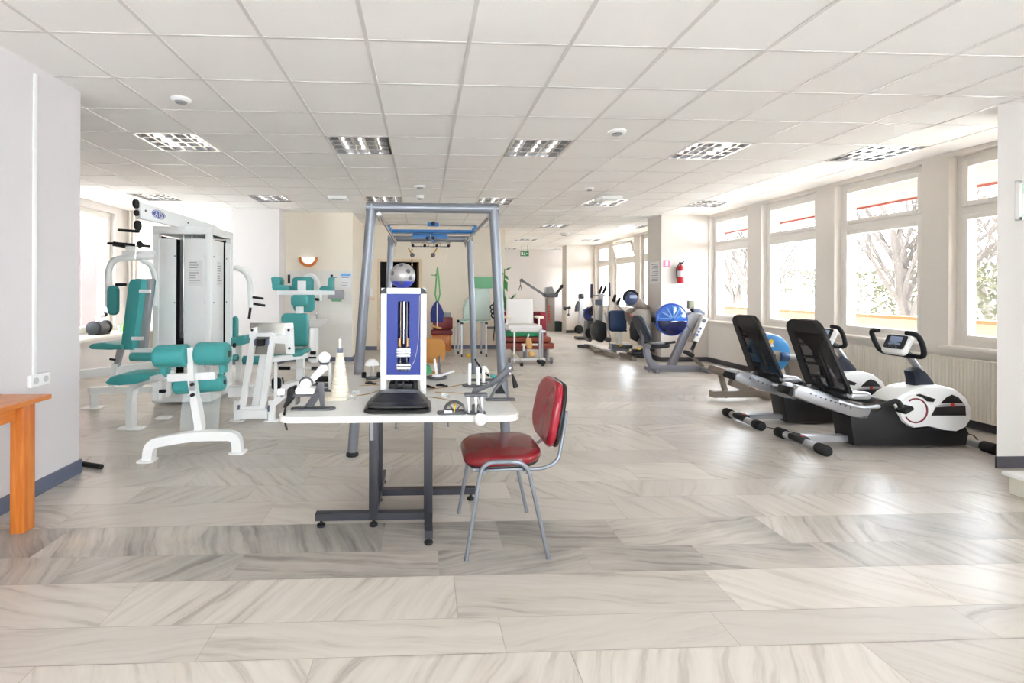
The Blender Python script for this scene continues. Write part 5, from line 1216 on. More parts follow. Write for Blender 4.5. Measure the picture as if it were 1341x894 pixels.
b = MB(); pad(b, [(x, y+L*.40) for x, y in rrect(.36, L*.14, .03, 4)], .02, Mb @ Matrix.Translation((0, 0, -.03)), 0, .006); b.build('head_band', black_m, br_)
for k in range(5):
    y = L*(.24-.135*k); b = MB(); b.bar([Mb @ bow(Vector((x, y+(.02 if k % 2 else -.01), -.012))) for x in (-.19, -.1, 0, .1, .19)], .028, .014, up); b.build('cross_strut', black_m, br_)
for x in (-.085, .085):
    b = MB(); b.bar([Mb @ bow(Vector((x*(1 if k % 2 else .75), L*(.3-.12*k), -.018))) for k in range(6)], .024, .014, (0, 1, 0)); b.build('spine_strut', black_m, br_)
b = MB(); b.tube([Mb @ Vector((0, .1, -.06)), Mb @ Vector((0, -.36, -.03)), Vector((3.55, BY, .42))], .024, 10); b.build('backrest_post', black_m, t)
bike = t
bike['label'] = 'recumbent exercise bike with mesh back nearest the camera, whole white housing visible'; bike['group'] = 'recumbent bikes by the right windows'
b2_ = dup(bike); b2_.location = (3.31, BY+.74, 0); b2_['label'] = 'recumbent exercise bike behind the nearest one, partly hidden by its mesh backrest'
# power lead
b = MB(); b.tube(fil([(3.42, 4.72, .01), (3.5, 4.62, .008), (3.62, 4.45, .008), (3.72, 4.44, .008), (3.8, 4.40, .01)], .08), .004, 6); solo(b, 'power_cable', rubber_m, 'thin black cable on the floor between the two recumbent bikes', 'cable', (3.6, 4.5, 0))
b = MB(); b.tube(fil([atZ(1268, 568, .03), atZ(1275, 570, .01), atZ(1281, 576, .008), atZ(1270, 581, .008), atZ(1285, 586, .008)], .05), .005, 6); solo(b, 'power_cable', rubber_m, 'looped black cable on the floor under the radiator beside the bike front', 'cable', (4.9, 4.4, 0))

# ================================================================== BLUE DRUM ERGOMETER BEHIND THE BIKES
Ye = 5.95
t = thing('low_ergometer', 'grey ergometer with light blue drum half hidden behind the recumbent bikes', 'ergometer', (4.2, Ye, 0))
c1 = atY(1006, 462, Ye)
b = MB(); b.cyl(c1, .24, .16, 'Y', 44, .03); dr = b.build('drum', mat('light blue shell', srgb(50, 130, 190), .35), t)
b = MB(); b.cyl(c1+V(.02, .1, 0), .25, .07, 'Y', 44, .02); b.build('drum_cover', plastic_w, dr)
b = MB(); b.cyl(c1+V(-.02, -.082, .15), .03, .004, 'Y', 16); b.build('sun_sticker', yellow_m, dr)
b = MB(); b.prism(outl([(1008, 454), (1011, 448), (1014, 454)], Ye-.083), Ye-.085, Ye-.081, 'Y'); b.build('warning_sticker', paper_m, dr)
b = MB(); b.box(atY(1012, 466, Ye-.1), (.16, .06, .13), .01); b.build('axle_block', taupe_m, t); b = MB(); b.cyl(atY(1012, 466, Ye-.14), .03, .03, 'Y', 18); b.build('axle', rubber_m, t)
b = MB(); b.cyl(atY(1026, 467, Ye-.1), .055, .1, 'X', 18, .006); b.build('coupling', mat('coupling blue', srgb(50, 80, 120), .4), t)
b = MB(); b.tube([atY(1030, 467, Ye-.1), atY(1052, 469, Ye-.1)], .035, 12); b.build('shaft', greyplas, t)
b = MB(); b.bar([atY(1034, 470, Ye), atY(1050, 528, Ye)], .14, .09, (0, 1, 0)); b.bar([atY(1018, 480, Ye), atY(1004, 523, Ye)], .05, .06, (0, 1, 0)); b.build('stand', taupe_m, t)
b = MB(); b.bar([(3.6, Ye, .08), (4.75, Ye, .08)], .1, .08); b.build('base_beam', taupe_m, t)
b = MB(); b.bar([atY(956, 500, Ye), atY(1004, 520, Ye)], .08, .07, (0, 1, 0)); b.tube([atY(1004, 505, Ye), atY(1006, 525, Ye)], .03, 10); b.build('seat_rail', taupe_m, t)
b = MB(); b.box(atY(946, 487, Ye), (.2, .34, .1), .03, (0, .3, 0)); b.build('seat', taupe_m, t)
b = MB(); b.cyl(atY(1006, 527, Ye), .04, .03, 'Z', 14, .005); b.build('foot', rubber_m, t)
b = MB(); b.bar([atY(944, 492, Ye), atY(952, 520, Ye)], .05, .05, (0, 1, 0)); b.build('rear_leg', taupe_m, t)

# ================================================================== WATER ERGOMETER AT THE PILLAR
Yw2 = 8.1
t = thing('water_ergometer', 'grey ergometer with large blue water drum beside the pillar', 'ergometer', (4.2, Yw2, 0))
c1 = atY(877.5, 418, Yw2)
b = MB(); b.cyl(c1, .262, .15, 'Y', 48, .03); dr = b.build('water_drum', skyb_m, t)
sec = [(.25*math.cos(a), .25*math.sin(a)) for a in [PI+PI*i/24 for i in range(25)]]
b = MB(); b.prism([(c1.x+x, c1.z-.02+z*.96) for x, z in sec], c1.y-.079, c1.y-.074, 'Y', .001); b.build('water_level', tankd_m, dr)
b = MB(); b.ring(c1+V(0, -.06, 0), .262, .014, 'Y', 44); b.build('drum_rim', mat('blue rim', srgb(30, 70, 170), .3), dr)
for k in range(6):
    a = .3+k*.5; b = MB(); b.bar([c1+V(.04*math.cos(a), -.078, .04*math.sin(a)), c1+V(.22*math.cos(a+.25), -.078, .22*math.sin(a+.25))], .012, .05, (0, 1, 0)); b.build('paddle', mat('paddle', srgb(120, 170, 220), .3) if k == 0 else MATS['paddle'], dr)
b = MB(); b.box(atY(857, 418, Yw2), (.06, .1, .09), .01); b.build('drum_bracket', rubber_m, t)
sidep(t, [(843, 455), (848, 452), (853, 470), (862, 478), (910, 478), (922, 480), (922, 486), (860, 486), (850, 481), (844, 466)], Yw2, Yw2-.05, Yw2+.05, 'main_frame', mat('machine grey', srgb(132, 132, 140), .4, .3), .01)
gm = MATS['machine grey']
sidep(t, [(874, 478), (884, 478), (905, 430), (896, 427)], Yw2, Yw2-.04, Yw2+.04, 'mast', gm, .006)
sidep(t, [(896, 414), (902, 409), (914, 409), (921, 413), (918, 424), (910, 440), (902, 432), (896, 424)], Yw2, Yw2-.07, Yw2+.07, 'head_housing', greyplas, .02)
sidep(t, [(906, 404), (914, 404), (921, 409), (922, 415), (917, 412), (908, 409)], Yw2, Yw2-.05, Yw2+.05, 'head_cap', base_m, .008)
sidep(t, [(908, 410), (919, 420), (921, 412)], Yw2, Yw2-.075, Yw2+.075, 'cap_panel', taupe_m, .004)
b = MB(); a, c_ = atY(900.5, 393.5, Yw2), atY(908, 404, Yw2); b.b2((a.x, Yw2-.04, c_.z), (c_.x, Yw2+.03, a.z), .01); mo = b.build('monitor', taupe_m, t)
b = MB(); b.b2((a.x+.02, Yw2-.043, c_.z+.03), (c_.x-.015, Yw2-.04, a.z-.02)); b.build('display', mat('lcd green', srgb(140, 150, 110), .3), mo)
b = MB(); b.tube([atY(904, 404, Yw2), atY(908, 410, Yw2)], .02, 8); b.build('monitor_stalk', rubber_m, t)
for px0, px1, dy in ((918, 902, -.12), (917, 905, .12)):
    b = MB(); b.bar([atY(px0, 412, Yw2+dy), atY(px1, 448, Yw2+dy)], .03, .03, (0, 1, 0)); b.build('side_strut', taupe_m, t)
sidep(t, [(920, 414), (927, 417), (914, 447), (908, 446)], Yw2-.14, Yw2-.16, Yw2-.12, 'crank_cover', plastic_w, .006)
b = MB(); p = atY(922, 420, Yw2-.165); b.cyl(p, .034, .01, 'Y', 18, .002); b.build('crank_hub', dgrey_m, t)
for k in range(3):
    b = MB(); p = atY(917.5-2.2*k, 430+4.2*k, Yw2-.162); b.box(p, (.035, .004, .035), 0, (0, -.5, 0)); b.build('blue_mark', blue_m, t)
b = MB(); b.tube([atY(911, 447, Yw2-.14), atY(906, 458, Yw2-.14)], .028, 10); b.box(atY(902, 463, Yw2-.16), (.14, .12, .06), .01, (0, .5, 0)); b.build('pedal', rubber_m, t)
b = MB(); b.tube([atY(907, 457, Yw2-.1), atY(907, 470, Yw2-.1)], .02, 8); b.bar([atY(903, 463, Yw2), atY(920, 480, Yw2)], .05, .05, (0, 1, 0)); b.build('rear_stay', taupe_m, t)
b = MB(); b.bar([(4.72, Yw2-.25, .04), (4.72, Yw2+.25, .04)], .08, .07); b.build('front_foot', gm, t)
b = MB(); b.bar([(3.86, Yw2-.22, .03), (3.86, Yw2+.22, .03)], .05, .05); b.build('rear_foot', gm, t); b = MB(); b.tube([atY(849, 478, Yw2-.1), atY(849, 488, Yw2-.1)], .012, 8); b.cyl(atY(849, 488.5, Yw2-.1), .025, .02, 'Z', 12); b.build('stand_leg', gm, t)
p = atY(861, 452, Yw2)
b = MB(); pad(b, rrect(.32, .34, .08, 5), .06, oriented(p, (1, 0, .05), (0, 1, 0)), .01, .025); b.build('seat', black_m, t)
sidep(t, [(865, 449), (870, 448), (870, 456), (860, 457), (846, 455), (849, 452)], Yw2-.1, Yw2-.1, Yw2+.1, 'seat_frame', greyplas, .005)
for dy in (-.22, .22): b = MB(); b.tube([atY(858, 450, Yw2+dy), atY(870, 449.5, Yw2+dy)], .012, 8); b.build('side_handle', gm, t); b = MB(); b.tube([atY(871, 449.5, Yw2+dy), atY(884, 447.5, Yw2+dy)], .02, 10); b.build('handle_grip', rubber_m, t)
bo = [atY(834, 415, Yw2), atY(848, 445, Yw2)]
b = MB(); pad(b, rrect(.38, .48, .1, 6), .07, oriented((bo[0]+bo[1])/2, (0, -1, 0), bo[0]-bo[1]), .01, .03); b.build('backrest', mat('dark blue black vinyl', srgb(32, 42, 56), .4), t)
b = MB(); b.tube(fil([atY(838, 425, Yw2+.0), atY(842, 440, Yw2+.0), atY(842, 452, Yw2)], .05), .024, 10); b.build('backrest_post', gm, t)

# ================================================================== FAR CARDIO MACHINES (built from the side at their depth)
def far(name, label, cat, px, Y, py=None):
    p = atY(px, 450, Y); return thing(name, label, cat, (p.x, Y, 0))
# big grey stepper/treadmill head behind the ergometer
Y = 9.6
t = far('stair_stepper', 'large grey brown stepper machine with round console at the pillar edge', 'stepper', 838, Y)
sidep(t, [(822, 409), (830, 403), (846, 404), (849, 412), (849, 455), (840, 452), (832, 432), (823, 417)], Y, Y-.2, Y+.2, 'body_cover', taupe_m, .03)
sidep(t, [(820, 384), (826, 381), (834, 383), (834, 390), (842, 396), (849, 402), (849, 409), (838, 404), (830, 402), (822, 401)], Y, Y-.1, Y+.1, 'console_arm', taupe_m, .02)
b = MB(); c1 = atY(826, 391, Y-.12); b.cyl(c1, .13, .08, 'Y', 28, .02); cn = b.build('console', mat('navy console', srgb(40, 52, 84), .35), t)
b = MB(); b.ring(c1+V(0, 0, .02), .14, .025, 'Y', 22, .3, 3.6); b.build('handle_loop', rubber_m, cn)
b = MB(); b.box(c1+V(.03, -.045, .04), (.14, .01, .06), .004); b.build('display', screen_m, cn)
b = MB(); b.prism(outl([(824, 410), (829, 414), (832, 418), (828, 417)], Y-.21), Y-.213, Y-.2, 'Y'); b.build('red_flash', redtxt, t)
sidep(t, [(833, 416), (838, 418), (848, 437), (850, 448), (846, 452), (840, 448), (834, 430)], Y-.3, Y-.36, Y-.28, 'swing_arm', mat('blue black arm', srgb(34, 44, 60), .35), .02)
sidep(t, [(820, 420), (826, 416), (829, 424), (830, 440), (826, 445), (819, 442), (818, 430)], Y, Y-.3, Y-.2, 'flywheel_cover', black_m, .02)
b = MB(); b.bar([(atY(822, 462, Y).x, Y, .1), (atY(850, 462, Y).x, Y, .1)], .12, .1); b.bar([(atY(822, 462, Y).x, Y-.3, .05), (atY(822, 462, Y).x, Y+.3, .05)], .1, .08); b.build('base_frame', taupe_m, t)
for dy in (-.2, .15): b = MB(); b.box(atY(842, 458, Y+dy), (.42, .14, .05), .012); b.build('step_plate', black_m, t)
b = MB(); b.box(atY(836, 462, Y-.25), (.3, .12, .06), .02); b.box(atY(838, 467, Y-.25), (.3, .1, .05), .01); b.build('pedal', black_m, t)
b = MB(); b.box(atY(837, 456, Y-.3), (.04, .05, .04)); b.build('yellow_stop', yellow_m, t)
# seated machine with blue backrest
Y = 9.9
t = far('seated_stepper', 'seated stepper with wide dark blue backrest near the far windows', 'exercise machine', 808, Y)
a, c_ = atY(797, 406, Y), atY(820, 434, Y)
b = MB(); pad(b, rrect(c_.x-a.x, a.z-c_.z, .08, 6), .09, oriented(((a.x+c_.x)/2, Y, (a.z+c_.z)/2), (1, 0, 0), (0, .1, 1)), .015, .03); bk = b.build('backrest', blued_m, t)
b = MB(); b.tube(fil([V(a.x-.0, Y-.03, a.z-.03), V(a.x-.0, Y-.03, c_.z+.02), V(c_.x, Y-.03, c_.z+.02)], .08), .014, 8); b.build('edge_trim', rubber_m, bk)
b = MB(); b.bar([atY(811, 434, Y), atY(811, 452, Y)], .09, .09); b.build('seat_post', plastic_w, t)
b = MB(); b.bar([atY(799, 452, Y)+V(0, 0, -.02), atY(822, 457, Y)], .16, .12); b.build('base_beam', gm, t)
b = MB(); b.bar([(atY(800, 453, Y).x, Y-.3, .06), (atY(800, 453, Y).x, Y+.3, .06)], .1, .08); b.build('rear_foot', taupe_m, t)
b = MB(); b.tube(fil([atY(818, 430, Y+.2), atY(819, 410, Y+.2), atY(803, 394, Y+.2)], .1), .02, 10); b.build('handle_tube', alu_m, t)
for p, q in (((803, 395), (806, 386)), ((808, 399), (812, 390))): b = MB(); b.tube([atY(*p, Y+.2), atY(*q, Y+.2)], .03, 10); b.build('hand_grip', rubber_m, t)
b = MB(); b.box(atY(817, 453, Y), (.25, .3, .08), .02); b.build('foot_step', dgrey_m, t)
b = MB(); b.box(atY(813, 452, Y-.2), (.05, .02, .05)); b.build('yellow_label', yellow_m, t)
# cross trainer
Y = 10.6
t = far('cross_trainer', 'tall cross trainer with upright handles in front of the far window', 'cross trainer', 786, Y)
for p0, p1, p2 in (((775, 372), (774.5, 390), (777, 400)), ((797.5, 370), (798, 388), (797, 400))):
    b = MB(); b.tube([atY(*p0, Y), atY(*p1, Y)], .028, 10); b.build('swing_grip', mat('indigo grip', srgb(50, 50, 84), .5) if 'indigo grip' not in MATS else MATS['indigo grip'], t)
    b = MB(); b.tube(fil([atY(*p1, Y), atY(*p2, Y), atY(p2[0]+(3 if p2[0] < 785 else -4), 445, Y)], .1), .02, 10); b.build('swing_arm', alu_m, t)
for p0, p1 in (((788.5, 375), (784.5, 384)), ((794, 375), (790, 384))):
    b = MB(); b.tube([atY(*p0, Y-.15), atY(*p1, Y-.15)], .03, 10); b.build('fixed_grip', rubber_m, t)
b = MB(); b.bar([atY(775, 387, Y), atY(797, 387, Y)], .03, .03); b.build('cross_bar', dgrey_m, t)
b = MB(); b.bar([atY(787, 384, Y), atY(785, 448, Y)], .09, .08, (0, 1, 0)); b.build('mast', alu_m, t)
b = MB(); b.box(atY(784, 396, Y-.05), (.16, .07, .12), .02); b.build('console', mat('grey blue', srgb(110, 120, 140), .4), t)
sidep(t, [(777, 425), (784, 419), (792, 423), (793, 440), (787, 448), (779, 445), (776, 436)], Y-.1, Y-.2, Y+.1, 'flywheel_cover', black_m, .02)
for dy in (-.15, .15): b = MB(); b.bar([atY(779, 438, Y+dy), atY(799, 446, Y+dy)], .09, .05, (0, 1, 0)); b.build('pedal_arm', dgrey_m, t)
b = MB(); b.bar([(atY(770, 450, Y).x+.05, Y-.25, .05), (atY(798, 450, Y).x+.05, Y-.25, .05)], .07, .07); b.bar([(atY(786, 450, Y).x, Y-.3, .06), (atY(786, 450, Y).x, Y+.5, .06)], .1, .08); b.build('base_frame', taupe_m, t)
b = MB(); b.tube([atY(792, 410, Y), atY(800, 447, Y)], .02, 8); b.build('guard_tube', alu_m, t)
# upright bike, far left of the row
Y = 11.4
t = far('upright_bike', 'dark upright exercise bike left of the cross trainer', 'exercise bike', 772, Y)
sidep(t, [(766, 406), (771, 402), (774, 406), (773, 416), (768, 420), (765, 414)], Y, Y-.1, Y+.1, 'console_block', navy_m, .02)
sidep(t, [(772, 404), (776, 400), (778, 408), (775, 413), (771, 411)], Y-.1, Y-.15, Y-.05, 'hand_grip', rubber_m, .01)
sidep(t, [(767, 420), (775, 420), (777, 440), (771, 447), (766, 441)], Y, Y-.15, Y+.15, 'drive_cover', mat('grey cover', srgb(84, 86, 94), .4), .03)
b = MB(); b.bar([atY(769, 414, Y), atY(772, 442, Y)], .08, .06, (0, 1, 0)); b.build('mast', alu_m, t)
sidep(t, [(768, 416), (776, 416), (778, 420), (770, 421)], Y, Y-.12, Y+.12, 'saddle', black_m, .01)
b = MB(); b.bar([(atY(757, 447, Y).x, Y, .05), (atY(776, 447, Y).x, Y, .05)], .08, .07); b.bar([(atY(772, 447, Y).x, Y-.25, .04), (atY(772, 447, Y).x, Y+.25, .04)], .08, .07); b.build('base_frame', dgrey_m, t)
b = MB(); b.cyl(atY(773, 436, Y-.18), .12, .05, 'Y', 24, .01); b.build('flywheel', rubber_m, t)
Y = 13.4
t = far('arm_trainer', 'slim grey arm trainer standing before the far pillar', 'exercise machine', 761, Y)
b = MB(); b.bar([atY(760.5, 390, Y), atY(760, 437, Y)], .09, .09, (0, 1, 0)); b.build('column', alu_m, t)
b = MB(); b.box(atY(761, 388, Y), (.14, .12, .14), .03); b.build('console', dscreen, t)
sidep(t, [(754, 400), (757, 394), (759, 396), (758, 406), (753, 407)], Y, Y-.06, Y+.06, 'side_arm', dgrey_m, .01)
b = MB(); b.bar([atY(753, 407, Y), atY(765, 406, Y)], .04, .04); b.build('crank_bar', dgrey_m, t)
b = MB(); b.cyl(atY(758, 431, Y-.1), .12, .08, 'Y', 22, .02); b.build('flywheel', rubber_m, t)
b = MB(); b.bar([(atY(754, 437, Y).x, Y, .05), (atY(768, 437, Y).x, Y, .05)], .3, .07); b.build('base', dgrey_m, t)
t = thing('wall_crank', 'small black hand crank fixed on the far pillar', 'hand crank', atY(744, 404, 15.49))
b = MB(); b.bar([atY(739.5, 404, 15.3), atY(747, 402.5, 15.3)], .08, .07); b.cyl(atY(740, 404, 15.25), .06, .06, 'Y', 14); b.build('crank', rubber_m, t)
b = MB(); b.box(atY(744, 403.5, 15.42), (.06, .2, .06)); b.build('bracket', dgrey_m, t)
b = MB(); b.tube([atY(745, 404, 15.35), atY(744.5, 412, 15.35)], .01, 6); b.sph(atY(744.5, 412, 15.35), .04, n=8); b.build('weight_cord', dgrey_m, t)
# ---- cable column on the far wall
Y = 16.2
t = far('cable_column', 'grey cable column with two long arms and red lettering at the far wall', 'cable machine', 720, Y)
sidep(t, [(715.5, 388), (724.5, 388), (724.5, 433), (715.5, 433)], Y, Y-.2, Y+.2, 'column', taupe_m, .02)
sidep(t, [(711, 384), (729, 384), (728, 389), (714, 389)], Y, Y-.25, Y+.25, 'arm_head', dgrey_m, .02)
sidep(t, [(715, 376), (722, 375), (724, 380), (726, 384), (713, 384)], Y, Y-.15, Y+.15, 'top_unit', greyplas, .03)
for p, q in (((713, 386), (683, 367)), ((727, 386), (736, 375))):
    b = MB(); b.bar([atY(*p, Y-.1), atY(*q, Y-.3)], .07, .07, (0, 1, 0)); b.cyl(atY(*q, Y-.3), .06, .06, 'Y', 14); b.build('cable_arm', dgrey_m, t)
b = MB(); b.tube([atY(681.5, 368, Y-.3), atY(681.5, 373, Y-.3)], .01, 6); b.tube([atY(681.5, 373, Y-.3), atY(679.2, 380, Y-.3), atY(683.5, 380, Y-.3), atY(681.5, 373, Y-.3)], .012, 6); b.build('handle', rubber_m, t)
b = MB()
for k in range(7): p = atY(718.7, 401+3.4*k, Y-.21); b.box(p, (.075, .01, .055), 0)
b.build('red_lettering', redtxt, t)
b = MB(); b.box(atY(729, 430, Y), (.3, .3, .5), .04); b.build('base_box', mat('dark green box', srgb(30, 50, 44), .5), t)

# ================================================================== WALL ITEMS RIGHT
Yp = 9.2
t = thing('fire_extinguisher', 'red fire extinguisher hanging on the pillar', 'fire extinguisher', atY(891, 357, Yp-.08))
c1 = atY(891.5, 358, Yp-.075)
b = MB(); b.lathe([(.03, -.19), (.055, -.185), (.06, -.17), (.06, .1), (.05, .14), (.02, .165), (.018, .18)], c1, 'Z', 22); b.build('cylinder', fired_m, t)
b = MB(); b.box(c1+V(.01, 0, .20), (.08, .03, .03), .004); b.bar([c1+V(-.0, 0, .19), c1+V(.07, 0, .235)], .02, .012); b.build('valve_handle', rubber_m, t)
b = MB(); b.tube(fil([c1+V(-.02, -.0, .19), c1+V(-.085, 0, .12), c1+V(-.075, 0, -.1)], .06), .01, 8); b.build('hose', rubber_m, t)
b = MB(); b.lathe([(.0605, -.06), (.0605, .05)], c1, 'Z', 22); b.build('label_band', paper_m, t)
b = MB(); b.b2((c1.x-.02, Yp-.02, c1.z-.1), (c1.x+.02, Yp, c1.z+.1)); b.build('wall_bracket', dgrey_m, t)
t = sheet('extinguisher_sign', 868.5, 877.5, 340.5, 349.5, Yp, pink_m, 'small pink and white fire sign on the pillar left of the extinguisher', 'sign')
a, c_ = atY(871.5, 342, Yp), atY(874.5, 348, Yp); b = MB(); b.b2((a.x, Yp-.006, c_.z), (c_.x, Yp-.004, a.z)); b.build('white_symbol', paper_m, t)
for n, (za, zb) in enumerate(((1.98, 1.62), )):
    p0, p1 = atX(851.5, 360, 4.568), atX(863.5, 360, 4.568)
    b = MB(); b.b2((4.562, min(p0.y, p1.y), 1.5), (4.568, max(p0.y, p1.y), 1.93)); t = solo(b, 'notice_sheet', paper_m, 'white notice sheets pinned on the shaded side of the pillar', 'notice', (4.565, (p0.y+p1.y)/2, 1.5))
    b = MB()
    for i in range(10): b.b2((4.560, min(p0.y, p1.y)+.04, 1.55+.036*i), (4.5615, max(p0.y, p1.y)-.05-.03*(i % 3), 1.562+.036*i))
    b.build('printed_lines', ink_m, t)
t = thing('exit_sign', 'green exit sign with white running figure hanging at the far end', 'exit sign', atY(687, 332, 15.6))
a, c_ = atY(681.5, 328.5, 15.6), atY(692.5, 335.5, 15.6)
b = MB(); b.b2((a.x, 15.58, c_.z), (c_.x, 15.62, a.z), .005); b.build('panel', signg_m, t)
w_, h_ = c_.x-a.x, a.z-c_.z; mx_, mz_ = a.x, c_.z
b = MB(); b.b2((mx_+w_*.08, 15.574, mz_+h_*.2), (mx_+w_*.3, 15.579, mz_+h_*.8)); b.build('door_symbol', paper_m, t)
b = MB(); b.sph((mx_+w_*.52, 15.575, mz_+h_*.78), .018, (1, .3, 1), 10); b.bar([(mx_+w_*.5, 15.575, mz_+h_*.7), (mx_+w_*.47, 15.575, mz_+h_*.42), (mx_+w_*.58, 15.575, mz_+h_*.15)], .006, .025, (1, 0, 0)); b.bar([(mx_+w_*.47, 15.575, mz_+h_*.42), (mx_+w_*.38, 15.575, mz_+h_*.2)], .006, .02, (1, 0, 0)); b.build('running_figure', paper_m, t)
b = MB(); b.bar([(mx_+w_*.68, 15.575, mz_+h_*.5), (mx_+w_*.9, 15.575, mz_+h_*.5)], .006, .03, (1, 0, 0)); b.build('arrow', paper_m, t)
for x in (a.x+.04, c_.x-.04): b = MB(); b.tube([(x, 15.6, a.z), (x, 15.6, H)], .006, 6); b.build('suspension_rod', dgrey_m, t)
# picture frame and white thing at the right edge
Yq_ = 3.6
t = thing('framed_notice', 'white framed green notice at the right edge of the picture', 'picture frame', atY(1343, 263, Yq_))
a, c_ = atY(1329, 237, Yq_), atY(1372, 289, Yq_)
b = MB()
for q in (((a.x, Yq_-.03, a.z-.025), (c_.x, Yq_, a.z)), ((a.x, Yq_-.03, c_.z), (c_.x, Yq_, c_.z+.025)), ((a.x, Yq_-.03, c_.z), (a.x+.025, Yq_, a.z)), ((c_.x-.025, Yq_-.03, c_.z), (c_.x, Yq_, a.z))): b.b2(*q, .003)
b.build('frame', plastic_w, t)
b = MB(); b.b2((a.x+.02, Yq_-.01, c_.z+.02), (c_.x-.02, Yq_-.006, a.z-.02)); b.build('print', mat('pale green print', srgb(190, 215, 200), .6), t)
b = MB(); b.b2((a.x+.05, Yq_-.012, c_.z+.05), (c_.x-.05, Yq_-.0105, a.z-.1)); b.build('text_block', paper_m, t)
c1 = atZ(1330, 652, 0); t = thing('step_stool', 'low white plastic step at the right edge of the floor', 'step', (4.14, 2.99, 0))
x0_ = atZ(1321, 618, .13).x; y1_ = 3.0
b = MB(); b.b2((3.93, 2.82, .12), (4.35, 3.16, .15), .012); b.build('top_step', plastic_w, t)
b = MB(); b.b2((3.96, 2.84, .0), (4.32, 3.14, .12), .01); b.build('base', mat('cream white plastic', srgb(225, 222, 208), .5), t)
# ================================================================== MIDDLE BACKGROUND
def fbox(t, nm, m, x0, x1, y0, y1, Y, d0, d1, r=.008):   # block whose front face spans these picture coordinates at depth Y
    a, c_ = atY(x0, y0, Y), atY(x1, y1, Y); b = MB(); b.b2((a.x, Y+d0, c_.z), (c_.x, Y+d1, a.z), r); return b.build(nm, m, t)
# treatment chair with white backrest
Y = 9.0
t = thing('treatment_chair', 'white covered treatment chair on a tubular frame beyond the cage', 'treatment chair', (1.95, Y, 0))
a, c_ = atY(663, 391, Y+.45), atY(698, 427, Y+.45)
b = MB(); pad(b, rrect(c_.x-a.x, a.z-c_.z, .04, 5), .07, oriented(((a.x+c_.x)/2, Y+.45, (a.z+c_.z)/2), (1, 0, 0), (0, .12, 1)), .01, .02); b.build('backrest', towel_m, t)
fbox(t, 'seat_cover', towel_m, 664, 709, 425, 432, Y, -.1, .45, .04); fbox(t, 'hanging_towel', towel_m, 669, 705, 430.5, 434.5, Y-.08, -.03, .03, .012)
for x0, x1 in ((660, 668), (701.5, 709.5)):
    p = atY((x0+x1)/2, 415, Y+.1); b = MB(); pad(b, rrect(.12, .35, .05, 5), .04, oriented(p, (1, 0, 0), (0, 1, 0)), .005, .015); b.build('armrest', cream_pl, t)
    b = MB(); b.tube([p+V(0, 0, -.01), V(p.x, p.y, .62)], .02, 10); b.build('armrest_post', plastic_w, t)
fm = plastic_w
for px in (673, 677, 706, 714.5): 
    m_ = alu_m if px > 700 else fm; p = atY(px, 436, Y); b = MB(); b.tube([V(p.x, Y-.05+(.3 if px in (677, 714.5) else 0), .62), V(p.x, Y-.05+(.3 if px in (677, 714.5) else 0), .03)], .018, 10); b.build('leg', m_, t)
for z in (.08, .6):
    b = MB(); b.bar([(atY(672, 0, Y).x, Y, z), (atY(716, 0, Y).x, Y, z)], .035, .035); b.build('frame_rail', fm, t)
b = MB(); b.bar([atY(683, 451, Y-.05), atY(704, 451, Y-.05)], .04, .035); b.bar([atY(686, 451, Y-.05), atY(686, 460, Y-.05)], .03, .03); b.build('foot_rail', fm, t)
b = MB(); b.tube(fil([atY(672, 463, Y), atY(678, 468, Y-.25), atY(683, 471, Y-.3)], .08), .018, 10); b.build('front_tube', cream_pl, t)
for px, py in ((683, 471), (711, 471)): p = atY(px, py, Y-.3); b = MB(); b.cyl((p.x, Y-.3, .025), .03, .05, 'X', 12, .004); b.build('castor', rubber_m, t)
p = atY(705, 466, Y-.1); b = MB(); b.box((p.x+.05, Y-.1, .05), (.13, .2, .06), .02); b.build('foot_cup', rubber_m, t)
ol = outl([(689, 443), (695, 442), (697, 450), (696.5, 456), (691, 457.5), (688, 449)], Y-.12); b = MB(); b.prism(ol, Y-.14, Y-.11, 'Y', .006); b.build('foot_board', birch_m, t)
b = MB(); b.cyl(atY(695.5, 463, Y-.12), .055, .08, 'Y', 24, .012); b.build('wooden_wheel', birch_m, t)
b = MB(); b.tube([atY(692, 437, Y-.1), atY(691, 443, Y-.12)], .02, 8); b.build('knee_hinge', alu_m, t)
for px in (667, 722): b = MB(); p = atY(px, 462, Y); b.cyl((p.x, Y, .06), .06, .04, 'X', 16, .008); b.build('castor', mat('castor grey', srgb(120, 120, 126), .4) if px == 667 else MATS['castor grey'], t)
# red armchair behind
Y = 9.75
t = thing('red_armchair', 'dark red upholstered armchair behind the treatment chair', 'armchair', (2.2, Y, 0))
fbox(t, 'backrest', maroon_m, 660, 713, 408, 432, Y+.5, 0, .15, .04)
fbox(t, 'armrest', maroon_m, 655, 664, 408, 440, Y, 0, .5, .03); fbox(t, 'armrest', maroon_m, 707, 716, 409, 440, Y, 0, .5, .03)
fbox(t, 'seat', maroon_m, 662, 709, 430, 440, Y, 0, .5, .03)
for px in (658, 713): p = atY(px, 455, Y+.1); b = MB(); b.tube([V(p.x, Y+.1, 0), V(p.x, Y+.1, .62)], .025, 10); b.build('leg', dgrey_m, t)
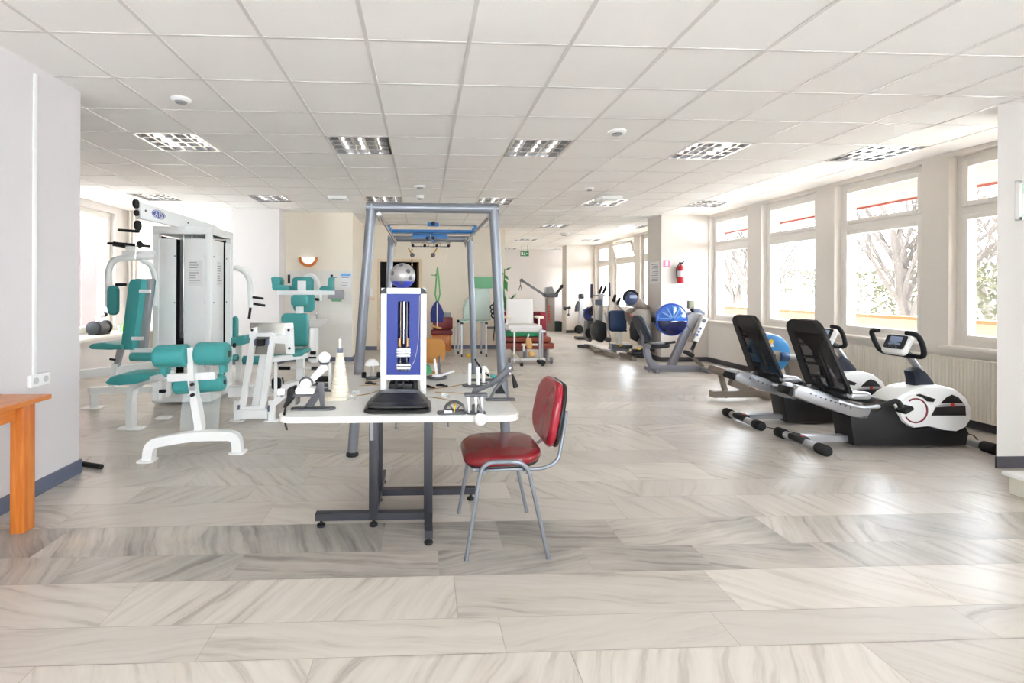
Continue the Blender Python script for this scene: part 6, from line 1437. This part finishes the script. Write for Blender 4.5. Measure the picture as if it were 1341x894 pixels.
# stacked mats: green on top, red brown rolls below
Y = 9.35
t = thing('mat_stack', 'stack of red brown padded benches under a green mat, beyond the cage', 'padded bench', (2.0, Y+.3, 0))
fbox(t, 'lower_pad', mattred, 655, 726, 449, 457, Y, 0, .3, .03); fbox(t, 'upper_pad', mattred, 655, 722, 441, 448, Y, 0, .3, .03)
p = atY(655, 457, Y); q = atY(724, 457, Y)
for xx in (p.x+.08, (p.x+q.x)/2, q.x-.08): b = MB(); b.b2((xx-.02, Y+.05, 0), (xx+.02, Y+.25, p.z), .004); b.build('leg', greyplas, t)
t = thing('green_mat', 'green exercise mat lying on the red brown padded bench', 'mat', (2.0, Y, atY(680, 441, Y).z)); fbox(t, 'mat_body', green_m, 664, 708, 434, 440.6, Y, 0, .3, .015)
# plant on the corner
p = V(2.12, 10.9, 0); t = thing('potted_plant', 'tall thin leaved green plant at the wall corner behind the cage', 'plant', p)
b = MB(); b.lathe([(.10, 0), (.14, .02), (.17, .3), (.18, .32), (.15, .32), (.14, .28)], p, 'Z', 22); b.build('pot', mat('clay pot', srgb(150, 110, 90), .7), t)
b = MB(); b.tube([p+V(0, 0, .3), atY(661.5, 405, 10.9), atY(660, 380, 10.9), atY(661, 352, 10.9)], .012, 8); b.build('stem', leaf_m, t)
def leaf(mb, p, d, L, w):
    d = Vector(d).normalized(); s = d.cross(V(0, 1, 0)).normalized()*w; n = V(0, -.2, 0)*L
    mb.add([p, p+d*L*.4+s+n*.3, p+d*L+n, p+d*L*.4-s+n*.3, p+d*L*.45+n*.5+V(0, -.01, 0)], [[0, 1, 4], [1, 2, 4], [2, 3, 4], [3, 0, 4]])
b = MB()
for px, py, dx, dz, L, w_, m_ in ((662, 353, 1, .35, .14, .02, 0), (661, 360, .6, -.8, .14, .035, 0), (661, 366, .3, -1, .2, .045, 0), (661, 372, .35, -1, .18, .04, 0), (660, 358, -1, -.2, .12, .03, 0)): leaf(b, atY(px, py, 10.85), (dx, 0, dz), L, w_)
R = random.Random(2)
for k in range(16): a = R.uniform(-.9, .9); leaf(b, atY(661, 400+R.uniform(-4, 8), 10.85), (math.sin(a), R.uniform(-.3, .3), math.cos(a)), R.uniform(.2, .42), .018)
b.build('foliage', leaf_m, t)
# glass hooded bath on a wheeled table
Y = 9.9
t = thing('hood_trolley', 'four legged metal trolley under a frosted hood behind the cage', 'trolley', (.95, Y, 0))
zt_ = atY(625, 420, Y).z; xa, xb = atY(604, 0, Y).x, atY(642, 0, Y).x
b = MB(); b.b2((xa+.02, Y, zt_-.03), (xb, Y+.55, zt_), .006); b.build('shelf', mat('mint tray', srgb(190, 220, 205), .4), t)
for x, y in ((xa+.04, Y+.03), (xa+.0, Y+.5), (xb-.05, Y+.03), (xb-.1, Y+.5)):
    b = MB(); b.tube([(x, y, .05), (x, y, zt_)], .02, 10); l = b.build('leg', alu_m, t)
    b = MB(); b.cyl((x, y, .03), .03, .03, 'X', 14, .004); b.build('castor', rubber_m, l)
    b = MB(); b.cyl((x, y, zt_-.04), .03, .06, 'Z', 14); b.build('leg_socket', rubber_m, l)
b = MB(); b.bar([(xb-.05, Y+.03, .6), (xb+.12, Y+.03, .6)], .03, .04); b.build('side_rail', dgrey_m, t)
t = thing('frosted_hood', 'translucent frosted hood standing on the metal trolley', 'hood', (.95, Y+.25, zt_))
ol = outl([(608, 419), (608, 405), (610, 395), (615, 388), (622, 378), (642, 377), (643, 419)], Y+.03); b = MB(); b.prism(ol, Y+.05, Y+.5, 'Y', .01); b.build('shell', mistg_m, t)
t = thing('green_cover', 'pale green cloth draped on top of the frosted hood', 'cloth', (1.0, Y+.2, 1.4)); fbox(t, 'cloth', lgreen_m, 618, 645, 362, 377.5, Y, 0, .5, .012)
t = thing('hose_reel', 'black coiled hoses hanging beside the frosted hood', 'hose', (1.35, Y, .8)); b = MB()
for k in range(3): b.ring(atY(645.5+k*.6, 402+5.5*k, Y-.0), .05, .014, 'Y', 18)
b.tube([atY(646, 395, Y), atY(648, 425, Y), atY(646, 446, Y)], .012, 8); b.build('coil', rubber_m, t)
# maroon padded chair with wood front at the back wall
Y = 10.3
t = thing('padded_armchair', 'maroon padded chair with orange wood panel by the back wall', 'chair', (.45, Y, 0))
fbox(t, 'backrest', mat('wine vinyl', srgb(128, 38, 42), .4), 567, 593, 415, 431.5, Y+.25, 0, .08, .035)
fbox(t, 'seat', MATS['wine vinyl'], 564.5, 593, 433, 439, Y-.05, 0, .4, .03); fbox(t, 'side_panel', wood_m, 566, 591, 439, 460, Y, .02, .3, .004)
b = MB(); p = atY(595.5, 435, Y-.1); b.tube([V(p.x, Y-.1, .0), V(p.x, Y-.1, .6)], .014, 8); b.build('crutch_leg', alu_m, t)
b = MB(); p = atY(583, 414, Y+.3); b.box(p+V(.05, 0, .02), (.16, .05, .12), .01); b.build('headrest_bracket', greyplas, t)
p = atY(614, 461, 9.9); b = MB(); b.box((p.x, 9.9, .04), (.09, .07, .07), .01); solo(b, 'yellow_box', yellow_m, 'small yellow and black box on the floor under the trolley', 'box', (p.x, 9.9, 0))
